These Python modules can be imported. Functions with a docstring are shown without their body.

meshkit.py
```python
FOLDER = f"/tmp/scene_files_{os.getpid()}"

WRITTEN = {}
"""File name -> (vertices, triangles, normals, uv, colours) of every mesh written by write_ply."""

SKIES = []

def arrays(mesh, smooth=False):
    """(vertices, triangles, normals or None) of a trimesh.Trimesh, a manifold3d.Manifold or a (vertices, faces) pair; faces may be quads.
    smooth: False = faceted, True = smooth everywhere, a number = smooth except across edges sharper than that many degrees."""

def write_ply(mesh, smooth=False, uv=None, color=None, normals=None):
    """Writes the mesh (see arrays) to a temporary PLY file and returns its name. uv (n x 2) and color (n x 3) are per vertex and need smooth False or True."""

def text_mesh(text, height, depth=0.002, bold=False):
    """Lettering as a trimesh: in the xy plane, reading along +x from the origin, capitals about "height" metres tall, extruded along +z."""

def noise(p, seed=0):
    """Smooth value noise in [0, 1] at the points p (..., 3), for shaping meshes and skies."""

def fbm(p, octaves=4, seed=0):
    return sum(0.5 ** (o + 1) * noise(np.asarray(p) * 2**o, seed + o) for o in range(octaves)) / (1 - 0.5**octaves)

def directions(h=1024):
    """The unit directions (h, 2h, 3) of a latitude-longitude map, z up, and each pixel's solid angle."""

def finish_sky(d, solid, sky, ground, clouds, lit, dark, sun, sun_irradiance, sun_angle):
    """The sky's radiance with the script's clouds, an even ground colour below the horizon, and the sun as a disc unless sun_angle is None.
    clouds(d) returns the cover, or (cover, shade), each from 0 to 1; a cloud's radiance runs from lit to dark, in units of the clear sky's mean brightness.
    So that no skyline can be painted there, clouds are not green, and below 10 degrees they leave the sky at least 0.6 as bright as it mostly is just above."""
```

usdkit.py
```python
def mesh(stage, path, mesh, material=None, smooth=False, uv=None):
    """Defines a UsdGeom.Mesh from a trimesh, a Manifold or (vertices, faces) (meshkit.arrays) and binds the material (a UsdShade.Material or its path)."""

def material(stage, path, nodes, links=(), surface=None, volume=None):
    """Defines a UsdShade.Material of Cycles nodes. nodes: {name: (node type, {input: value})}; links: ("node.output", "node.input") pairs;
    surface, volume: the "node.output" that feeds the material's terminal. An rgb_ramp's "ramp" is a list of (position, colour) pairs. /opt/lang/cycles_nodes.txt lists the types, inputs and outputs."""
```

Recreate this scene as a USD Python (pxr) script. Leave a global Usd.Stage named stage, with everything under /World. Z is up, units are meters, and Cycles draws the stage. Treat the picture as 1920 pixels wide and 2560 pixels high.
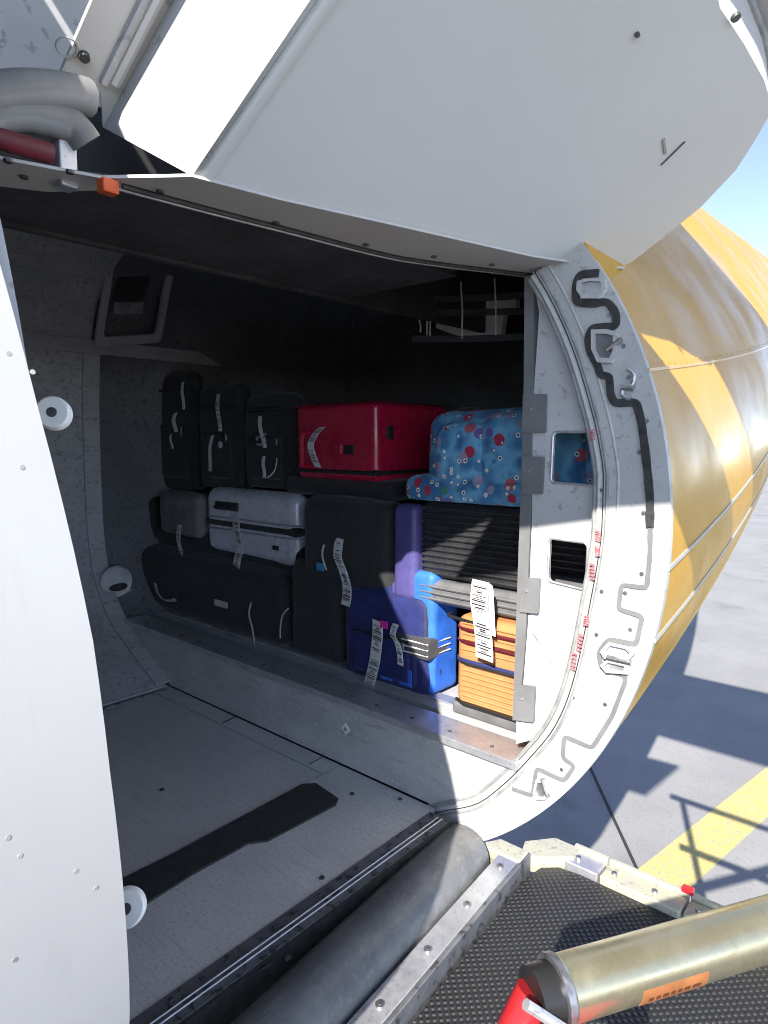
import math, random
import numpy as np, trimesh, manifold3d as m3, usdkit, meshkit
from pxr import Usd, UsdGeom, UsdLux, UsdShade, Gf, Sdf

stage = Usd.Stage.CreateInMemory()
UsdGeom.SetStageUpAxis(stage, UsdGeom.Tokens.z)
UsdGeom.SetStageMetersPerUnit(stage, 1.0)
UsdGeom.Xform.Define(stage, '/World')
rng = np.random.default_rng(7)
random.seed(7)

# ------------------------------------------------------------------ camera, sky, sun, exposure
F, YAW, PITCH = 1640.0, math.radians(41.3), math.radians(6.3)     # focal length in pixels of a 1920 wide picture
CAM = np.array([1.177, 0.0, 1.122])
FW = np.array([-math.sin(YAW)*math.cos(PITCH), math.cos(YAW)*math.cos(PITCH), -math.sin(PITCH)])
RT = np.array([math.cos(YAW), math.sin(YAW), 0.0])
UP = np.cross(RT, FW)
EXPOSURE = 2.3
SKY = 0.15
SUN = 0.58
SUNDIR = np.array([0.42, -1.0, 0.78]); SUNDIR /= np.linalg.norm(SUNDIR)

cam = UsdGeom.Camera.Define(stage, '/World/camera')
M = Gf.Matrix4d(*RT, 0, *UP, 0, *(-FW), 0, *CAM, 1)
cam.AddTransformOp().Set(M)
cam.CreateHorizontalApertureAttr(36.0)
cam.CreateVerticalApertureAttr(48.0)
cam.CreateFocalLengthAttr(36.0*F/1920)
cam.CreateClippingRangeAttr(Gf.Vec2f(0.02, 2000))
cam.CreateExposureAttr(EXPOSURE)

sky = UsdLux.DomeLight.Define(stage, '/World/sky')
skym = usdkit.material(stage, '/World/Looks/sky_look',
    {'s': ('sky_texture', {'sky_type': 'single_scattering', 'sun_disc': False, 'sun_elevation': math.asin(SUNDIR[2]),
                           'sun_rotation': math.atan2(SUNDIR[0], SUNDIR[1]), 'air_density': 0.35, 'aerosol_density': 0.0, 'ozone_density': 6.0}),
     't': ('mix_color', {'blend_type': 'multiply', 'fac': 1.0, 'b': (1.56, 1.04, 0.71), 'use_clamp': False}),
     'b': ('background_shader', {'strength': SKY})},
    [('s.color', 't.a'), ('t.result', 'b.color')], surface='b.background')
UsdShade.MaterialBindingAPI.Apply(sky.GetPrim()).Bind(skym)
sky.GetPrim().SetCustomDataByKey('kind', 'structure')
sky.GetPrim().SetCustomDataByKey('label', 'deep blue clear sky above the yellow fuselage')

sun = UsdLux.DistantLight.Define(stage, '/World/sun')
sun.CreateIntensityAttr(SUN); sun.CreateAngleAttr(0.5); sun.CreateColorAttr(Gf.Vec3f(1.0, 0.95, 0.88))
sun.GetPrim().CreateAttribute('inputs:normalize', Sdf.ValueTypeNames.Bool).Set(True)
zz = SUNDIR; xx = np.cross([0, 0, 1.0], zz); xx /= np.linalg.norm(xx); yy = np.cross(zz, xx)
sun.AddTransformOp().Set(Gf.Matrix4d(*xx, 0, *yy, 0, *zz, 0, 0, 0, 10, 1))

# ------------------------------------------------------------------ measuring helpers: where a sight line meets a real plane
def ray(px, py):
    return FW + RT*(px-960)/F - UP*(py-1280)/F
def at(px, py, ax, val):
    d = ray(px, py)
    return CAM + d*(val-CAM[ax])/d[ax]
def on(px, py, p0, n):
    d = ray(px, py)
    return CAM + d*(np.dot(np.asarray(p0)-CAM, n)/np.dot(d, n))
def xz(pts, y):
    return [tuple(at(a, b, 1, y)[[0, 2]]) for a, b in pts]
def px_of(p):
    q = np.asarray(p, float)-CAM
    return np.array([960+F*(q@RT)/(q@FW), 1280-F*(q@UP)/(q@FW)])

# ------------------------------------------------------------------ materials
def look(name, c1, c2=None, scale=6.0, rough=0.5, metal=0.0, bump=0.0, bscale=60.0, coat=0.0, spec=0.5, lo=0.35, hi=0.65, detail=5.0,
         spots=None, spot_scale=40.0, spot_amount=0.0, streak=None, sheen=0.0, rvar=0.12):
    c2 = c2 or tuple(0.82*x for x in c1)
    nd = {'tc': ('geometry', {}),
          'n': ('noise_texture', {'scale': scale, 'detail': detail, 'roughness': 0.6}),
          'r': ('rgb_ramp', {'ramp': [(lo, c1), (hi, c2)]}),
          'p': ('principled_bsdf', {'roughness': rough, 'metallic': metal, 'coat_weight': coat, 'coat_roughness': 0.08, 'specular_ior_level': spec, 'sheen_weight': sheen}),
          'n2': ('noise_texture', {'scale': scale*4.3, 'detail': 4.0}),
          'rr': ('rgb_ramp', {'ramp': [(0.3, (max(rough-rvar, 0.03),)*3), (0.7, (min(rough+rvar, 1),)*3)]})}
    ln = [('tc.position', 'n.vector'), ('n.fac', 'r.fac'), ('tc.position', 'n2.vector'), ('n2.fac', 'rr.fac'), ('rr.color', 'p.roughness')]
    col = 'r.color'
    if spots:
        nd['sn'] = ('noise_texture', {'scale': spot_scale, 'detail': 3.0, 'roughness': 0.7})
        nd['sr'] = ('rgb_ramp', {'ramp': [(0.60-0.12*spot_amount, (0, 0, 0)), (0.64-0.06*spot_amount, (1, 1, 1))]})
        nd['sm'] = ('mix_color', {'b': spots})
        ln += [('tc.position', 'sn.vector'), ('sn.fac', 'sr.fac'), ('sr.color', 'sm.fac'), (col, 'sm.a')]
        col = 'sm.result'
    if streak:                          # scuffs drawn out along one direction
        vec, tone, cut = streak
        nd['km'] = ('mapping', {'scale': vec}); nd['kn'] = ('noise_texture', {'scale': 1.0, 'detail': 3.0, 'roughness': 0.65})
        nd['kr'] = ('rgb_ramp', {'ramp': [(cut, (0, 0, 0)), (cut+.10, (.75, .75, .75))]}); nd['kx'] = ('mix_color', {'b': tone})
        ln += [('tc.position', 'km.vector'), ('km.vector', 'kn.vector'), ('kn.fac', 'kr.fac'), ('kr.color', 'kx.fac'), (col, 'kx.a')]
        col = 'kx.result'
    ln.append((col, 'p.base_color'))
    if bump:
        nd['bn'] = ('noise_texture', {'scale': bscale, 'detail': 3.0})
        nd['b'] = ('bump', {'strength': bump, 'distance': 0.004})
        ln += [('tc.position', 'bn.vector'), ('bn.fac', 'b.height'), ('b.normal', 'p.normal')]
    return usdkit.material(stage, '/World/Looks/'+name, nd, ln, surface='p.BSDF')

L = {}
L['concrete'] = look('concrete', (0.29, 0.285, 0.275), (0.24, 0.235, 0.23), 1.1, 0.9, bump=0.5, bscale=90, spots=(0.19, 0.19, 0.185), spot_scale=75, spot_amount=0.1, streak=((.9, .9, .9), (0.17, 0.165, 0.16), .60))
L['sealant'] = look('sealant', (0.03, 0.03, 0.03), rough=0.8)
L['yellow_line'] = look('yellow_line', (0.62, 0.47, 0.12), (0.5, 0.42, 0.16), 14, 0.8, spots=(0.3, 0.29, 0.27), spot_scale=70, spot_amount=0.6)
L['skin_white'] = look('skin_white', (0.42, 0.415, 0.405), (0.395, 0.39, 0.382), 1.6, 0.4, coat=0.1, bump=0.04, bscale=30, streak=((20, 20, 1.5), (0.375, 0.37, 0.36), .62))
L['skin_yellow'] = look('skin_yellow', (0.56, 0.31, 0.025), (0.53, 0.285, 0.021), 0.9, 0.30, coat=0.0, spec=0.13)
L['skin_blue'] = look('skin_blue', (0.015, 0.05, 0.45), rough=0.3, coat=0.6)
L['frame_white'] = look('frame_white', (0.50, 0.50, 0.49), (0.44, 0.44, 0.43), 9, 0.5, spots=(0.36, 0.35, 0.33), spot_scale=60, spot_amount=0.0, bump=0.1)
L['panel_white'] = look('panel_white', (0.55, 0.55, 0.55), (0.49, 0.49, 0.485), 5, 0.5, spots=(0.36, 0.35, 0.34), spot_scale=30, spot_amount=0.1, bump=0.1)
L['lining'] = look('lining', (0.55, 0.535, 0.51), (0.52, 0.505, 0.485), 1.2, 0.5, bump=0.05, bscale=500)
L['hold_lining'] = look('hold_lining', (0.50, 0.49, 0.49), (0.40, 0.395, 0.395), 3.5, 0.6, streak=((9, 5, 40), (0.34, 0.335, 0.33), .56), spots=(0.30, 0.30, 0.30), spot_scale=45, spot_amount=0.4, bump=0.2)
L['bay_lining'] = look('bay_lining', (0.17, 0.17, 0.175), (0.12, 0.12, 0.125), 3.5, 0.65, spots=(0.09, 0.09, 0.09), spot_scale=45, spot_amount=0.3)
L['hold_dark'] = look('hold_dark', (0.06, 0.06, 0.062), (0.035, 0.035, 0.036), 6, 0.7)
L['hold_floor'] = look('hold_floor', (0.70, 0.685, 0.665), (0.60, 0.59, 0.575), 4, 0.5, spots=(0.50, 0.49, 0.48), spot_scale=120, spot_amount=0.5, bump=0.25, bscale=300, streak=((5, 70, 5), (0.53, 0.52, 0.505), .57))
L['riser'] = look('riser', (0.50, 0.495, 0.49), (0.40, 0.395, 0.395), 6, 0.55, streak=((6, 6, 60), (0.30, 0.295, 0.29), .57), spots=(0.55, 0.55, 0.54), spot_scale=60, spot_amount=0.1, bump=0.2)
L['alu'] = look('alu', (0.62, 0.62, 0.64), (0.50, 0.50, 0.52), 12, 0.42, metal=0.7, bump=0.12, spots=(0.42, 0.42, 0.43), spot_scale=120, spot_amount=0.0)
L['alu_dark'] = look('alu_dark', (0.26, 0.26, 0.27), (0.18, 0.18, 0.19), 15, 0.45, metal=0.6, bump=0.2, spots=(0.08, 0.08, 0.08), spot_scale=30, spot_amount=0.4)
L['steel'] = look('steel', (0.45, 0.45, 0.46), (0.3, 0.3, 0.31), 30, 0.4, metal=0.9)
L['screw'] = look('screw', (0.10, 0.10, 0.10), rough=0.5, metal=0.5)
L['seal_black'] = look('seal_black', (0.022, 0.022, 0.022), (0.05, 0.05, 0.05), 40, 0.6, bump=0.3, bscale=80)
L['seal_grey'] = look('seal_grey', (0.36, 0.36, 0.35), (0.22, 0.22, 0.215), 20, 0.6, bump=0.2)
L['tab_grey'] = look('tab_grey', (0.20, 0.20, 0.20), (0.16, 0.16, 0.16), 14, 0.5)
L['red_stencil'] = look('red_stencil', (0.55, 0.04, 0.06), (0.6, 0.3, 0.3), 150, 0.6)
L['red_paint'] = look('red_paint', (0.5, 0.02, 0.025), (0.38, 0.015, 0.02), 10, 0.3, coat=0.4)
L['dark_red'] = look('dark_red', (0.12, 0.008, 0.02), (0.08, 0.006, 0.012), 20, 0.45)
L['orange_tag'] = look('orange_tag', (0.8, 0.13, 0.03), rough=0.5)
L['rubber'] = look('rubber', (0.11, 0.11, 0.112), (0.17, 0.17, 0.17), 9, 0.36, streak=((60, 5, 60), (0.24, 0.24, 0.24), .60), bump=0.35, bscale=45, spots=(0.17, 0.17, 0.17), spot_scale=70, spot_amount=0.1)
L['belt'] = None
L['strip'] = look('strip', (0.03, 0.03, 0.03), (0.045, 0.045, 0.045), 60, 0.85, bump=0.5, bscale=400)
L['puck'] = look('puck', (0.7, 0.69, 0.66), (0.6, 0.59, 0.56), 20, 0.5)
L['loader_cream'] = look('loader_cream', (0.58, 0.56, 0.40), (0.50, 0.49, 0.40), 8, 0.45, metal=0.3, spots=(0.36, 0.34, 0.27), spot_scale=60, spot_amount=0.1)
L['tube'] = look('tube', (0.58, 0.53, 0.36), (0.54, 0.485, 0.31), 5, 0.27, metal=0.85, bump=0.05, bscale=120, streak=((30, 30, 30), (0.48, 0.40, 0.24), .62))
L['brown_label'] = look('brown_label', (0.33, 0.13, 0.045), (0.24, 0.09, 0.03), 30, 0.6)
L['label_ink'] = look('label_ink', (0.10, 0.035, 0.012), rough=0.6)
L['black_cloth'] = look('black_cloth', (0.022, 0.022, 0.024), (0.014, 0.014, 0.015), 30, 0.8, bump=0.4, bscale=250, sheen=0.15)
L['charcoal_cloth'] = look('charcoal_cloth', (0.045, 0.044, 0.05), (0.028, 0.028, 0.032), 30, 0.8, bump=0.4, bscale=250, sheen=0.2)
L['navy_cloth'] = look('navy_cloth', (0.012, 0.02, 0.14), (0.008, 0.012, 0.085), 20, 0.7, bump=0.4, bscale=220, sheen=0.1)
L['bright_blue'] = look('bright_blue', (0.04, 0.18, 0.72), (0.03, 0.13, 0.58), 15, 0.55, bump=0.3, bscale=220)
L['violet_shell'] = look('violet_shell', (0.09, 0.078, 0.24), (0.07, 0.06, 0.19), 15, 0.4)
L['black_shell'] = look('black_shell', (0.035, 0.035, 0.037), (0.022, 0.022, 0.024), 20, 0.38)
L['grey_shell'] = look('grey_shell', (0.16, 0.16, 0.165), (0.12, 0.12, 0.125), 20, 0.4)
L['silver_shell'] = look('silver_shell', (0.66, 0.66, 0.72), (0.60, 0.60, 0.66), 10, 0.32, metal=0.2)
L['red_shell'] = look('red_shell', (0.42, 0.010, 0.045), (0.36, 0.008, 0.038), 8, 0.3, coat=0.3)
L['orange_shell'] = look('orange_shell', (0.52, 0.24, 0.095), (0.46, 0.20, 0.075), 16, 0.45)
L['grey_bag'] = look('grey_bag', (0.20, 0.20, 0.20), (0.13, 0.13, 0.13), 14, 0.75, bump=0.4, bscale=200)
L['plastic_black'] = look('plastic_black', (0.018, 0.018, 0.018), rough=0.4)
L['paper'] = look('paper', (0.82, 0.82, 0.81), (0.76, 0.76, 0.755), 25, 0.6)
L['ink'] = look('ink', (0.03, 0.03, 0.035), rough=0.6)
L['pink'] = look('pink', (0.75, 0.03, 0.35), rough=0.5)
L['sky_tag'] = look('sky_tag', (0.06, 0.28, 0.5), rough=0.5)
L['strap'] = look('strap', (0.62, 0.62, 0.61), (0.52, 0.52, 0.51), 30, 0.7)

def belt_look():
    nd = {'g': ('geometry', {}), 'm': ('mapping', {'scale': (1, 1, 1), 'rotation': (0, 0, math.radians(45))}),
          'w1': ('wave_texture', {'scale': 22.0, 'bands_direction': 'x'}), 'w2': ('wave_texture', {'scale': 22.0, 'bands_direction': 'y'}),
          'mu': ('math', {'math_type': 'multiply'}), 'b': ('bump', {'strength': 1.0, 'distance': 0.004}),
          'r': ('rgb_ramp', {'ramp': [(0.1, (0.016, 0.016, 0.016)), (0.75, (0.05, 0.05, 0.05))]}),
          'p': ('principled_bsdf', {'roughness': 0.5})}
    return usdkit.material(stage, '/World/Looks/belt', nd, [('g.position', 'm.vector'), ('m.vector', 'w1.vector'), ('m.vector', 'w2.vector'),
        ('w1.fac', 'mu.value1'), ('w2.fac', 'mu.value2'), ('mu.value', 'b.height'), ('mu.value', 'r.fac'), ('r.color', 'p.base_color'), ('b.normal', 'p.normal')], surface='p.BSDF')
L['belt'] = belt_look()

def owl_look():
    # printed cloth: round motifs with pale ring eyes on blue
    nd = {'g': ('geometry', {}), 'n': ('noise_texture', {'scale': 9.0, 'detail': 2.0}),
          'base': ('rgb_ramp', {'ramp': [(0.35, (0.05, 0.20, 0.40)), (0.5, (0.16, 0.44, 0.66)), (0.62, (0.04, 0.16, 0.34))]}),
          'v': ('voronoi_texture', {'scale': 19.0, 'randomness': 0.9}),
          'hs': ('rgb_ramp', {'interpolate': False, 'ramp': [(0.0, (0.42, 0.03, 0.07)), (0.22, (0.05, 0.25, 0.14)), (0.40, (0.16, 0.11, 0.36)), (0.55, (0.35, 0.30, 0.42)), (0.7, (0.06, 0.2, 0.42)), (0.85, (0.5, 0.12, 0.16))]}),
          'sep': ('separate_color', {}),
          'body': ('rgb_ramp', {'ramp': [(0.36, (1, 1, 1)), (0.40, (0, 0, 0))]}),
          'm1': ('mix_color', {}),
          'v2': ('voronoi_texture', {'scale': 38.0, 'randomness': 0.6}),
          'eye': ('rgb_ramp', {'ramp': [(0.0, (0.01, 0.01, 0.02)), (0.13, (0.01, 0.01, 0.02)), (0.16, (0.75, 0.75, 0.75)), (0.30, (0.75, 0.75, 0.75)), (0.33, (0.03, 0.05, 0.1))]}),
          'em': ('rgb_ramp', {'ramp': [(0.33, (1, 1, 1)), (0.36, (0, 0, 0))]}), 'sep2': ('separate_color', {}),
          'sel': ('math', {'math_type': 'greater_than', 'value2': 0.62}), 'em2': ('math', {'math_type': 'multiply'}),
          'm2': ('mix_color', {}), 'p': ('principled_bsdf', {'roughness': 0.7, 'sheen_weight': 0.1})}
    ln = [('g.position', 'n.vector'), ('n.fac', 'base.fac'), ('g.position', 'v.vector'), ('v.color', 'sep.color'), ('sep.r', 'hs.fac'), ('v.distance', 'body.fac'),
          ('body.color', 'm1.fac'), ('base.color', 'm1.a'), ('hs.color', 'm1.b'),
          ('g.position', 'v2.vector'), ('v2.distance', 'eye.fac'), ('v2.distance', 'em.fac'), ('v2.color', 'sep2.color'), ('sep2.r', 'sel.value1'),
          ('em.color', 'em2.value1'), ('sel.value', 'em2.value2'), ('em2.value', 'm2.fac'), ('m1.result', 'm2.a'), ('eye.color', 'm2.b'), ('m2.result', 'p.base_color')]
    return usdkit.material(stage, '/World/Looks/owl_print', nd, ln, surface='p.BSDF')
L['owl_print'] = owl_look()

# ------------------------------------------------------------------ scene tree helpers
USED = {}
def unique(parent, name):
    k = parent + '/' + name
    n = USED.get(k, 0); USED[k] = n+1
    return k if n == 0 else f'{k}_{n:03d}'
class Thing:
    def __init__(s, name, label, cat, loc=(0, 0, 0), group=None):
        s.loc = np.asarray(loc, float)
        s.path = unique('/World', name)
        x = UsdGeom.Xform.Define(stage, s.path); x.AddTranslateOp().Set(Gf.Vec3d(*map(float, s.loc)))
        p = x.GetPrim(); p.SetCustomDataByKey('label', label); p.SetCustomDataByKey('category', cat)
        if group: p.SetCustomDataByKey('group', group)
    def part(s, name, mesh, mat, parent=None, smooth=35, label=None, stuff=False):
        path = unique(parent or s.path, name)
        v, f = meshkit.arrays(mesh)[:2]
        pr = usdkit.mesh(stage, path, (v - s.loc, f), L[mat] if isinstance(mat, str) else mat, smooth=smooth).GetPrim()
        if label: pr.SetCustomDataByKey('label', label)
        if stuff: pr.SetCustomDataByKey('kind', 'stuff')
        return path
    def node(s, name):
        path = unique(s.path, name); UsdGeom.Xform.Define(stage, path); return path
def struct(name, mesh, mat, label=None):
    p = usdkit.mesh(stage, unique('/World', name), mesh, L[mat], smooth=30).GetPrim()
    p.SetCustomDataByKey('kind', 'structure')
    if label: p.SetCustomDataByKey('label', label)
    return str(p.GetPath())

# ------------------------------------------------------------------ shape helpers
def cat(*ms):
    vs, fs, o = [], [], 0
    for m in ms:
        v, f = meshkit.arrays(m)[:2]
        vs.append(v); fs.append(f+o); o += len(v)
    return trimesh.Trimesh(np.vstack(vs), np.vstack(fs), process=False)
def tube(pts, r, sides=8, closed=False, cap=True):
    p = np.asarray(pts, float)
    n = len(p)
    t = np.gradient(p, axis=0) if not closed else np.roll(p, -1, 0)-np.roll(p, 1, 0)
    t /= np.linalg.norm(t, axis=1, keepdims=True)+1e-12
    a = np.cross(t[0], [0, 0, 1.0] if abs(t[0][2]) < .9 else [1.0, 0, 0]); a /= np.linalg.norm(a)
    V = []
    ang = np.arange(sides)*2*np.pi/sides
    rr = np.broadcast_to(r, (n,))
    for k in range(n):
        a = a - t[k]*np.dot(a, t[k]); a /= np.linalg.norm(a)
        b = np.cross(t[k], a)
        V.append(p[k]+rr[k]*(np.cos(ang)[:, None]*a+np.sin(ang)[:, None]*b))
    V = np.vstack(V); Fc = []
    for k in range(n-1 + closed):
        k2 = (k+1) % n
        for s in range(sides):
            s2 = (s+1) % sides
            Fc += [[k*sides+s, k*sides+s2, k2*sides+s2], [k*sides+s, k2*sides+s2, k2*sides+s]]
    if cap and not closed:
        V = np.vstack([V, p[0], p[-1]]); c0, c1 = len(V)-2, len(V)-1
        for s in range(sides):
            s2 = (s+1) % sides
            Fc += [[c0, s2, s], [c1, (n-1)*sides+s, (n-1)*sides+s2]]
    return trimesh.Trimesh(V, np.array(Fc), process=False)
def ribbon(pts, side, width, thick):
    """A flat strip along pts: width along the unit vector side, thickness along the third direction."""
    p = np.asarray(pts, float); side = np.asarray(side, float)
    t = np.gradient(p, axis=0); t /= np.linalg.norm(t, axis=1, keepdims=True)+1e-12
    sd = np.broadcast_to(side, p.shape)
    nn = np.cross(t, sd); nn /= np.linalg.norm(nn, axis=1, keepdims=True)+1e-12
    w = np.broadcast_to(width, (len(p),))[:, None]/2
    c = [p-sd*w-nn*thick/2, p+sd*w-nn*thick/2, p+sd*w+nn*thick/2, p-sd*w+nn*thick/2]
    V = np.stack(c, 1).reshape(-1, 3); Fc = []
    for k in range(len(p)-1):
        for s in range(4):
            s2 = (s+1) % 4
            Fc += [[4*k+s, 4*k+s2, 4*k+4+s2], [4*k+s, 4*k+4+s2, 4*k+4+s]]
    e = 4*(len(p)-1)
    Fc += [[0, 2, 1], [0, 3, 2], [e, e+1, e+2], [e, e+2, e+3]]
    return trimesh.Trimesh(V, np.array(Fc), process=False)
def prism(poly, o, u, v, thick, holes=()):
    """Polygon in the plane (o,u,v), extruded along u x v by thick."""
    o, u, v = (np.asarray(q, float) for q in (o, u, v)); n = np.cross(u, v)
    cs = m3.CrossSection([np.asarray(poly, float)], m3.FillRule.NonZero) if area(poly) > 0 else m3.CrossSection([np.asarray(poly, float)[::-1]], m3.FillRule.NonZero)
    for h in holes:
        h = np.asarray(h, float)
        cs = cs - m3.CrossSection([h if area(h) > 0 else h[::-1]], m3.FillRule.NonZero)
    me = cs.extrude(abs(thick)).to_mesh()
    q = np.array(me.vert_properties[:, :3]); Fc = np.array(me.tri_verts)
    if thick < 0: q[:, 2] -= abs(thick)
    V = o + q[:, :1]*u + q[:, 1:2]*v + q[:, 2:3]*n
    if np.dot(np.cross(u, v), n) < 0: Fc = Fc[:, ::-1]
    return trimesh.Trimesh(V, Fc, process=False)
def area(p):
    p = np.asarray(p, float); return 0.5*np.sum(p[:, 0]*np.roll(p[:, 1], -1)-np.roll(p[:, 0], -1)*p[:, 1])
def plate_y(poly, y, thick, holes=()):      # polygon in x,z lying at depth y, front face towards -y, going back by thick
    return prism(poly, (0, y, 0), (1, 0, 0), (0, 0, 1), -thick, holes)
def plate_z(poly, z, thick, holes=()):      # polygon in x,y, top at z
    return prism(poly, (0, 0, z-thick), (1, 0, 0), (0, 1, 0), thick, holes)
def box(x0, x1, y0, y1, z0, z1, r=0.0, seg=3):
    if r <= 0:
        b = trimesh.creation.box((x1-x0, y1-y0, z1-z0)); b.apply_translation(((x0+x1)/2, (y0+y1)/2, (z0+z1)/2)); return b
    s = m3.Manifold.sphere(r, seg*4)
    return m3.Manifold.batch_hull([s.translate((x, y, z)) for x in (x0+r, x1-r) for y in (y0+r, y1-r) for z in (z0+r, z1-r)])
def disc(c, axis, r, h, sides=16, r2=None):
    axis = np.asarray(axis, float); axis = axis/np.linalg.norm(axis); c = np.asarray(c, float)
    rr = [r, r, (r2 if r2 is not None else r*0.9)]
    return tube([c, c+axis*h*0.7, c+axis*h], rr, sides)
def ring(c, axis, r, rt, sides=24):
    axis = np.asarray(axis, float)/np.linalg.norm(axis)
    a = np.cross(axis, [0, 0, 1.0] if abs(axis[2]) < .9 else [1.0, 0, 0]); a /= np.linalg.norm(a); b = np.cross(axis, a)
    t = np.linspace(0, 2*np.pi, sides, endpoint=False)
    return tube([np.asarray(c)+r*(np.cos(k)*a+np.sin(k)*b) for k in t], rt, 6, closed=True)
def spline(pts, n=40):
    from scipy.interpolate import PchipInterpolator
    p = np.asarray(pts, float); d = np.r_[0, np.cumsum(np.linalg.norm(np.diff(p, axis=0), axis=1))]
    return PchipInterpolator(d, p, axis=0)(np.linspace(0, d[-1], n))
def offset2(poly, d):                        # moves an open 2D curve sideways by d
    p = np.asarray(poly, float); t = np.gradient(p, axis=0); t /= np.linalg.norm(t, axis=1, keepdims=True)
    return p + d*np.c_[-t[:, 1], t[:, 0]]

# ================================================================== GROUND
gp = 420
g = trimesh.Trimesh([(-gp, -gp, -1.5), (gp, -gp, -1.5), (gp, gp, -1.5), (-gp, gp, -1.5)], [[0, 1, 2], [0, 2, 3]], process=False)
struct('ground', g, 'concrete', 'pale concrete apron')
a0, a1 = at(1480, 1930, 2, -1.5), at(1600, 2190, 2, -1.5)
d = (a1-a0)/np.linalg.norm(a1-a0); pts = [a0-d*12, a1+d*20]
s_ = np.cross(d, [0, 0, 1.0])
struct('concrete_joint', ribbon([p+np.array([0, 0, 0.001]) for p in pts], s_, 0.02, 0.006), 'sealant', 'dark sealant joint across the apron')
a0, a1 = at(1690, 2170, 2, -1.5), at(1890, 2000, 2, -1.5)
d = (a1-a0)/np.linalg.norm(a1-a0); s_ = np.cross(d, [0, 0, 1.0])
struct('yellow_marking', ribbon([a0-d*6+np.array([0, 0, .002]), a1+d*30+np.array([0, 0, .002])], s_, 0.28, 0.006), 'yellow_line', 'worn yellow line painted on the apron')

# ================================================================== AIRCRAFT
AC = Thing('aircraft', 'yellow and white airliner with its cargo door open showing a loaded baggage hold', 'airplane')
YN, YF = 0.205, 1.534            # near and far frame of the door opening
CX, CZ, CR = -0.448, 0.896, 1.142
def contour():
    th = np.radians(np.linspace(-90, 32, 70))
    right = np.c_[CX+CR*np.cos(th), CZ+CR*np.sin(th)]
    top = spline([right[-1], (0.30, 1.84), (0.05, 2.20), (-0.22, 2.47), (-0.5, 2.66), (-0.85, 2.74)], 24)[1:]
    left = spline([top[-1], (-1.3, 2.6), (-1.75, 2.2), (-2.10, 1.6), (-2.24, 0.9), (-2.15, 0.4), (-1.85, 0.0), (-1.2, -0.22), right[0]], 50)[1:]
    return np.vstack([right, top, left[:-1]])
CT = contour()
def tail(q, y):
    """The section q (x,z) where it stands at y: behind the door the fuselage narrows and its belly sweeps up."""
    dd = max(y-YF, 0.0); s = max(1-.0412*dd-.0134*dd*dd, .18); k = .1259*dd+.0223*dd*dd
    return np.c_[(q[:, 0]-CX)*s+CX, np.full(len(q), y), (q[:, 1]-CZ)*s+CZ+k]
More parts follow.
